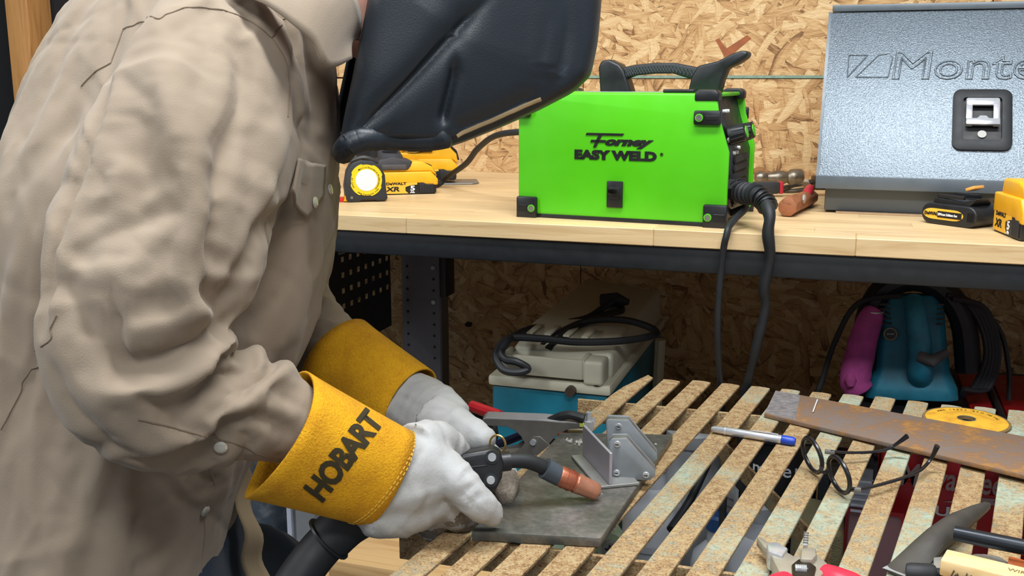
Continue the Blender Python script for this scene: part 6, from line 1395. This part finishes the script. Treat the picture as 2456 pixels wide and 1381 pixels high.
    tips = [[((-0.4218, 1.064, 0.7467), .024), ((-0.3939, 1.072, 0.7186), .019), ((-0.3631, 1.058, 0.7045), .0185), ((-0.3479, 1.03, 0.6997), .0165), ((-0.3406, 1.009, 0.6939), .0105)],
            [((-0.4346, 1.069, 0.7434), .024), ((-0.4108, 1.075, 0.7078), .019), ((-0.3824, 1.054, 0.6931), .0175), ((-0.3712, 1.03, 0.6888), .012)],
            [((-0.4527, 1.075, 0.7449), .022), ((-0.4331, 1.078, 0.7041), .018), ((-0.4088, 1.056, 0.6893), .016), ((-0.3969, 1.027, 0.6891), .012)]]
    for c in tips: chain(c); cap(c[-1][0], c[-1][1])
    me = blob(g, .0040, 4, .5)
    displace(me, [(-.004, .007, [(-0.4374, 1.015, 0.7956), (-0.424, 1.007, 0.7874), (-0.4292, 1.013, 0.7727)]), (-.003, .006, [(-0.4152, 1.01, 0.7874), (-0.408, 1.011, 0.7783), (-0.4095, 1.008, 0.7669)])], .55, 5., 90, .32)
    o2 = link('hand_leather', me, M_white_l, gl2, angle=180); me.materials.append(M_palm)
    cp = [V(q[0]) for c in tips for q in c[2:]]
    for f in me.polygons:
        if min((f.center - c).length for c in cp) < .021: f.material_index = 1
    put(o2)
    c2, cm = cuff((-0.6121, 1.145, 0.7903), (-0.494, 1.102, 0.7593), .0600, .0460, .95, .85, l2, 'cuff', gl2)
    c2.data.transform(root_of(p))
def root_of(p): return Matrix.Translation(p.location).inverted()
def sub_faces(o):
    bm = bmesh.new(); bm.from_mesh(o.data); bmesh.ops.triangulate(bm, faces=bm.faces); bmesh.ops.subdivide_edges(bm, edges=bm.edges, cuts=2, use_grid_fill=True); bm.to_mesh(o.data); bm.free()
M_cuffink = plain('cuff_ink', (52, 44, 20), .9)
person()
# ---------------------------------------------------------------- welding torch
def torch():
    o = V((-0.3627, 0.974, 0.7386)); t = thing('welding_torch', 'black welding torch with bent neck and copper nozzle held over the plate', 'torch', o)
    A = frame((0, 0, 0), V((-0.342, 0.9964, 0.7362)) - V((-0.3826, 0.9637, 0.7462)), z=(0, 0, 1))
    sd = (A @ V((0, 1, 0))).normalized()
    L = lambda pts: [V(q) - o for q in pts]
    prof = [(-0.39, 0.9681, 0.7531), (-0.3725, 0.975, 0.7584), (-0.3481, 0.984, 0.7628), (-0.3384, 0.9863, 0.7584), (-0.3343, 0.9852, 0.7474), (-0.335, 0.9817, 0.7321), (-0.3402, 0.9773, 0.7198), (-0.3503, 0.9723, 0.7119), (-0.3611, 0.9691, 0.7136), (-0.3769, 0.967, 0.7277), (-0.3875, 0.9663, 0.7408)]
    P = L(prof); n = (P[3] - P[0]).cross(P[7] - P[0]).normalized()
    G().loft([[q + n * .0185 for q in P], [q - n * .0185 for q in P]]).build('body', M_black, t, bevel=.005, seg=3)
    near = -n if n.y > 0 else n
    for k in range(3):
        a, b = V((-0.378, 0.9705, 0.7461)) - o, V((-0.3506, 0.9803, 0.7496)) - o
        off = V((0, 0, -.0062 * k - .004)); G().tube([a + near * .0188 + off, b + near * .0188 + off], .0011, 6).build('groove', M_blackr, t)
    for q in ((-0.3463, 0.9828, 0.7544), (-0.346, 0.9778, 0.7308)):
        c = V(q) - o + near * .0182; bs = G().tube([c, c + near * .002], .0075, 16).build('screw_boss', M_blackr, t)
        G().tube([c + near * .0016, c + near * .0036], [.0048, .0042], 14).build('screw', M_steel, bs)
    # rear grip running back through the hands to the hose
    hs = spl(L([(-0.3799, 0.969, 0.7417), (-0.4113, 0.9398, 0.7291), (-0.4437, 0.915, 0.7137), (-0.4693, 0.893, 0.7003)]), 6)
    G().tube(hs, [.018] * len(hs), 16).build('grip', M_black, t)
    sl = spl(L([(-0.4616, 0.9017, 0.7042), (-0.4752, 0.8901, 0.6961), (-0.4915, 0.8758, 0.6796)]), 5)
    G().tube(sl, .0245, 20).build('hose_sleeve', M_blackr, t)
    hr = L([(-0.4885, 0.8777, 0.6838), (-0.49, 0.8768, 0.6822)]); G().tube(hr, .0275, 20).build('sleeve_ring', M_black, t)
    ho = spl(L([(-0.4855, 0.8812, 0.6855), (-0.4951, 0.8714, 0.6746), (-0.5044, 0.8565, 0.6598), (-0.5123, 0.8395, 0.6429), (-0.5249, 0.8177, 0.6108), (-0.5371, 0.8013, 0.5532)]), 6)
    G().tube(ho, .0215, 20).build('hose', M_blackr, t)
    nk = spl(L([(-0.3393, 0.9833, 0.7461), (-0.3256, 0.9932, 0.746), (-0.3124, 1.002, 0.7433), (-0.3006, 1.01, 0.7366), (-0.2903, 1.017, 0.728)]), 6)
    G().tube(nk, .0082, 16).build('neck', M_blackr, t)
    G().tube(L([(-0.3385, 0.9836, 0.7461), (-0.3293, 0.9899, 0.7463)]), .0105, 16).build('neck_collar', M_black, t)
    G().tube(L([(-0.2964, 1.012, 0.734), (-0.2818, 1.021, 0.7228)]), [.0118, .0112], 18).build('insulator', plain('insulator_grey', (66, 74, 82), .5), t)
    a, b = V((-0.2834, 1.02, 0.7245)) - o, V((-0.2438, 1.04, 0.7018)) - o
    Mc = NT('copper'); nn = Mc.noise(Mc.coord(), 60, 3); Mc.out(Mc.ramp(nn, [(.3, lin((150, 74, 56))), (.7, lin((190, 118, 88)))]), .4, .7)
    f = lambda u: a.lerp(b, u)
    G().tube([f(0), f(.04), f(.36), f(.38), f(.42), f(.44)], [.0108, .0116, .0116, .0108, .0108, .0114], 24).build('nozzle_collar', Mc.m, t)
    G().tube([f(.44), f(.5), f(.9), f(.98), f(1.)], [.0114, .0113, .0100, .0095, .0088], 24).build('nozzle', plain('tarnished_copper', (196, 136, 108), .45, .6, .12, 80), t)
    for u in (.15, .3): G().tube([f(u), f(u + .025)], .0121, 24).build('nozzle_ring', Mc.m, t)
    G().tube([f(1.0), f(1.06)], .0042, 12).build('contact_tip', M_dsteel, t); G().tube([f(1.05), f(1.13)], .0009, 6).build('wire', M_steel, t)
    # trigger under the body and hanging loop on top
    G().prism([(0, 0), (.03, .004), (.026, -.012), (.006, -.008)], -.006, .006, frame(V((-0.37, 0.9675, 0.7198)) - o, (V(P[3]) - V(P[0])), z=n)).build('trigger', M_blackr, t, bevel=.002)
    lp = V((-0.3453, 0.9953, 0.761)) - o
    G().tube([lp + V((.009 * math.cos(q), .002, .010 * math.sin(q))) for q in [i * PI / 10 for i in range(21)]], .0012, 6).build('hanging_loop', plain('brass', (196, 160, 90), .35, .8), t)
    return t
torch()
# ---------------------------------------------------------------- helmet
def helmet():
    o = V((-0.4333, 1.133, 1.2)); t = thing('welding_helmet', 'black welding helmet lowered over the bent head', 'helmet', o)
    prof = [(-0.3321, 1.192, 1.132), (-0.315, 1.202, 1.15), (-0.3084, 1.206, 1.187), (-0.3047, 1.208, 1.24), (-0.3097, 1.205, 1.296), (-0.3318, 1.192, 1.35), (-0.3741, 1.167, 1.388), (-0.4276, 1.137, 1.399), (-0.4763, 1.109, 1.37), (-0.5093, 1.089, 1.317), (-0.5265, 1.079, 1.263), (-0.5367, 1.074, 1.209), (-0.547, 1.068, 1.158), (-0.5568, 1.062, 1.112), (-0.565, 1.057, 1.068), (-0.547, 1.068, 1.068), (-0.5286, 1.078, 1.076), (-0.4979, 1.096, 1.072), (-0.46, 1.118, 1.071), (-0.4403, 1.129, 1.078), (-0.4041, 1.15, 1.094), (-0.3671, 1.172, 1.112)]
    P = [V(q) - o for q in prof]; n = len(P)
    ctr = V((-0.4416, 1.129, 1.21)) - o
    NU = 28; W = .125; g = G(); sub = 3
    prof2 = []
    for i in range(n):
        for k in range(sub): prof2.append(P[i].lerp(P[(i + 1) % n], k / sub) if True else None)
    m = len(prof2)
    nb = lambda k: k / sub
    wgt = []
    for k in range(m):
        i = k / sub
        wgt.append(0.0 if 10 <= i <= 14 else min(1, abs(i - 14) / 2.5, abs(i - 10) / 2.5) if i > 14 or i < 10 else 0)
    rings = []
    for j in range(NU + 1):
        u = -1 + 2 * j / NU; a = u * PI / 2
        rings.append((W * math.sin(a), .80 + .20 * math.cos(a) ** .8))
    for q_, sc in ((.7, .55), (.25, .2)):      # side panels close towards their middle
        pass
    rings = [(-W - .010, .05), (-W - .009, .25), (-W - .006, .50), (-W - .002, .70)] + rings + [(W + .002, .70), (W + .006, .50), (W + .009, .25), (W + .010, .05)]
    ctr2 = V((-0.4667, 1.114, 1.196)) - o
    for lat, s in rings:
        for k, q in enumerate(prof2):
            w_ = wgt[k] if s > .79 else (wgt[k] + (1 - wgt[k]) * min(1, (.80 - s) / .30))
            g.v.append(q + (ctr2 - q) * ((1 - s) * w_) + LF * (lat * (.86 + .14 * wgt[k]) if s > .79 else lat))
    back = set(range(10 * sub, 14 * sub)); e0 = 4; NR = len(rings)
    for j in range(NR - 1):
        for k in range(m):
            if e0 <= j < NR - 1 - e0 and k in back: continue      # open at the back
            g.f.append((j * m + k, j * m + (k + 1) % m, (j + 1) * m + (k + 1) % m, (j + 1) * m + k))
    g.f.append(tuple(range(m))); g.f.append(tuple(range((NR - 1) * m, NR * m)))
    t_ = NT('helmet_shell'); nz = t_.noise(t_.coord(), 600, 2); t_.out(lin((36, 43, 50)), .42); t_.bump(nz, .0002)
    sb = g.build('shell_tmp', t_.m, None, angle=180)
    md = sb.modifiers.new('s', 'SUBSURF'); md.levels = 2
    me = bpy.data.meshes.new_from_object(sb.evaluated_get(bpy.context.evaluated_depsgraph_get())); bpy.data.objects.remove(sb)
    me.transform(Matrix.Translation(o))
    displace(me, HFOLDS, 0)
    me.transform(Matrix.Translation(-o))
    tree = bvh(me)
    sh = link('shell', me, t_.m, t, angle=180, solid=-.004)
    # reflection painted as a pale strip along the lower front rim, and the lens window on the face
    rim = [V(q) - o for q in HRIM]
    lp_ = hug(tree, [V(q) - o for q in HLIP], -.004)
    G().tube(lp_, [.004 + .0085 * min(1, i / 5, (len(lp_) - 1 - i) / 5) for i in range(len(lp_))], 14).build('chin_lip', t_.m, sh)
    G().tube(hug(tree, rim, .0006), .0024, 6).build('rim_reflection', plain('reflection_pale', (176, 150, 110), .35, .3), sh)
    fr = V((-0.308, 1.206, 1.23)) - o; fx = V((0, 0, 1)); fn = FW
    G().box((0, 0, 0), (.10, .11, .006), frame(fr - FW * .010, (0, 0, 1), LF)).build('lens_frame', M_black, t, bevel=.003)
    G().box((0, 0, 0), (.07, .085, .004), frame(fr - FW * .0065, (0, 0, 1), LF)).build('lens', plain('dark_lens', (18, 40, 30), .05), t, bevel=.001)
    for s in (-1, 1):
        c = V((-0.4935, 1.099, 1.304)) - o + LF * (s * .118); G().cyl(c, c + LF * (s * .022), .022, n=20).build('tension_knob', M_black, t)
    return t
HFOLDS = [
    (-0.006, 0.013, [(-0.3697,1.0153,1.228),(-0.3838,1.0064,1.2082),(-0.4033,0.9951,1.1822),(-0.4244,0.9848,1.1568),(-0.4462,0.9745,1.1322),(-0.4685,0.9641,1.1103),(-0.4867,0.9587,1.0944)]),
    (0.002, 0.03, [(-0.4067,0.994,1.2273),(-0.4179,0.988,1.2076),(-0.4339,0.9807,1.1821),(-0.4533,0.9717,1.1565),(-0.4696,0.9651,1.1365)]),
    (-0.006, 0.006, [(-0.3908,1.0035,1.1657),(-0.3947,1.0026,1.1508),(-0.3998,1.002,1.1321),(-0.4046,1.0021,1.115),(-0.4083,1.0024,1.1021)]),
    (0.004, 0.012, [(-0.3145,1.0524,1.2541),(-0.3108,1.0547,1.2327),(-0.3074,1.0572,1.2043),(-0.3081,1.0573,1.1736),(-0.3101,1.0583,1.1489)]),
    (-0.006, 0.008, [(-0.3014,1.0616,1.2463),(-0.298,1.0638,1.2239),(-0.2954,1.0661,1.196),(-0.2978,1.0649,1.1715),(-0.3012,1.0639,1.1532)]),
    (-0.006, 0.01, [(-0.3968,1.0108,1.0941),(-0.3799,1.0202,1.1008),(-0.3581,1.0328,1.1102),(-0.3362,1.0454,1.1223),(-0.3191,1.0551,1.1325)]),
    (-0.0045, 0.0045, [(-0.3642,1.0188,1.2281),(-0.3776,1.0102,1.212),(-0.3957,0.9993,1.1906),(-0.4139,0.9898,1.1685),(-0.4325,0.981,1.1469),(-0.4501,0.9725,1.1285),(-0.4657,0.9653,1.1134),(-0.4781,0.9606,1.1023),(-0.4867,0.9588,1.0952)]),
    (-0.004, 0.004, [(-0.3888,1.0044,1.1699),(-0.3931,1.0033,1.1529),(-0.3987,1.0026,1.1321),(-0.4038,1.0026,1.1147),(-0.4076,1.0028,1.1021)]),
    (0.005, 0.006, [(-0.3052,1.059,1.2544),(-0.3023,1.0608,1.2328),(-0.3,1.0627,1.2044),(-0.302,1.0617,1.1747),(-0.3051,1.0614,1.1511)]),
    (-0.004, 0.005, [(-0.3115,1.0545,1.2542),(-0.3096,1.0556,1.2327),(-0.3082,1.0567,1.2043),(-0.3098,1.056,1.1735),(-0.3124,1.0568,1.1489)]),
]
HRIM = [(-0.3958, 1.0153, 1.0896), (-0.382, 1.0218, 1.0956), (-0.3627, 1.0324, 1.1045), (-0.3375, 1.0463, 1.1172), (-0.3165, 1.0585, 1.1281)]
HLIP = [(-0.5927, 1.1201, 1.0686), (-0.5002, 0.96, 1.0805), (-0.4906, 0.9608, 1.0814), (-0.4839, 0.9639, 1.0841), (-0.4759, 0.9689, 1.0864), (-0.4676, 0.9869, 1.0849), (-0.4538, 0.9991, 1.0833), (-0.4365, 1.0055, 1.0829), (-0.4211, 1.012, 1.0832), (-0.4083, 1.0127, 1.0856), (-0.4004, 1.0137, 1.0878)]
helmet()
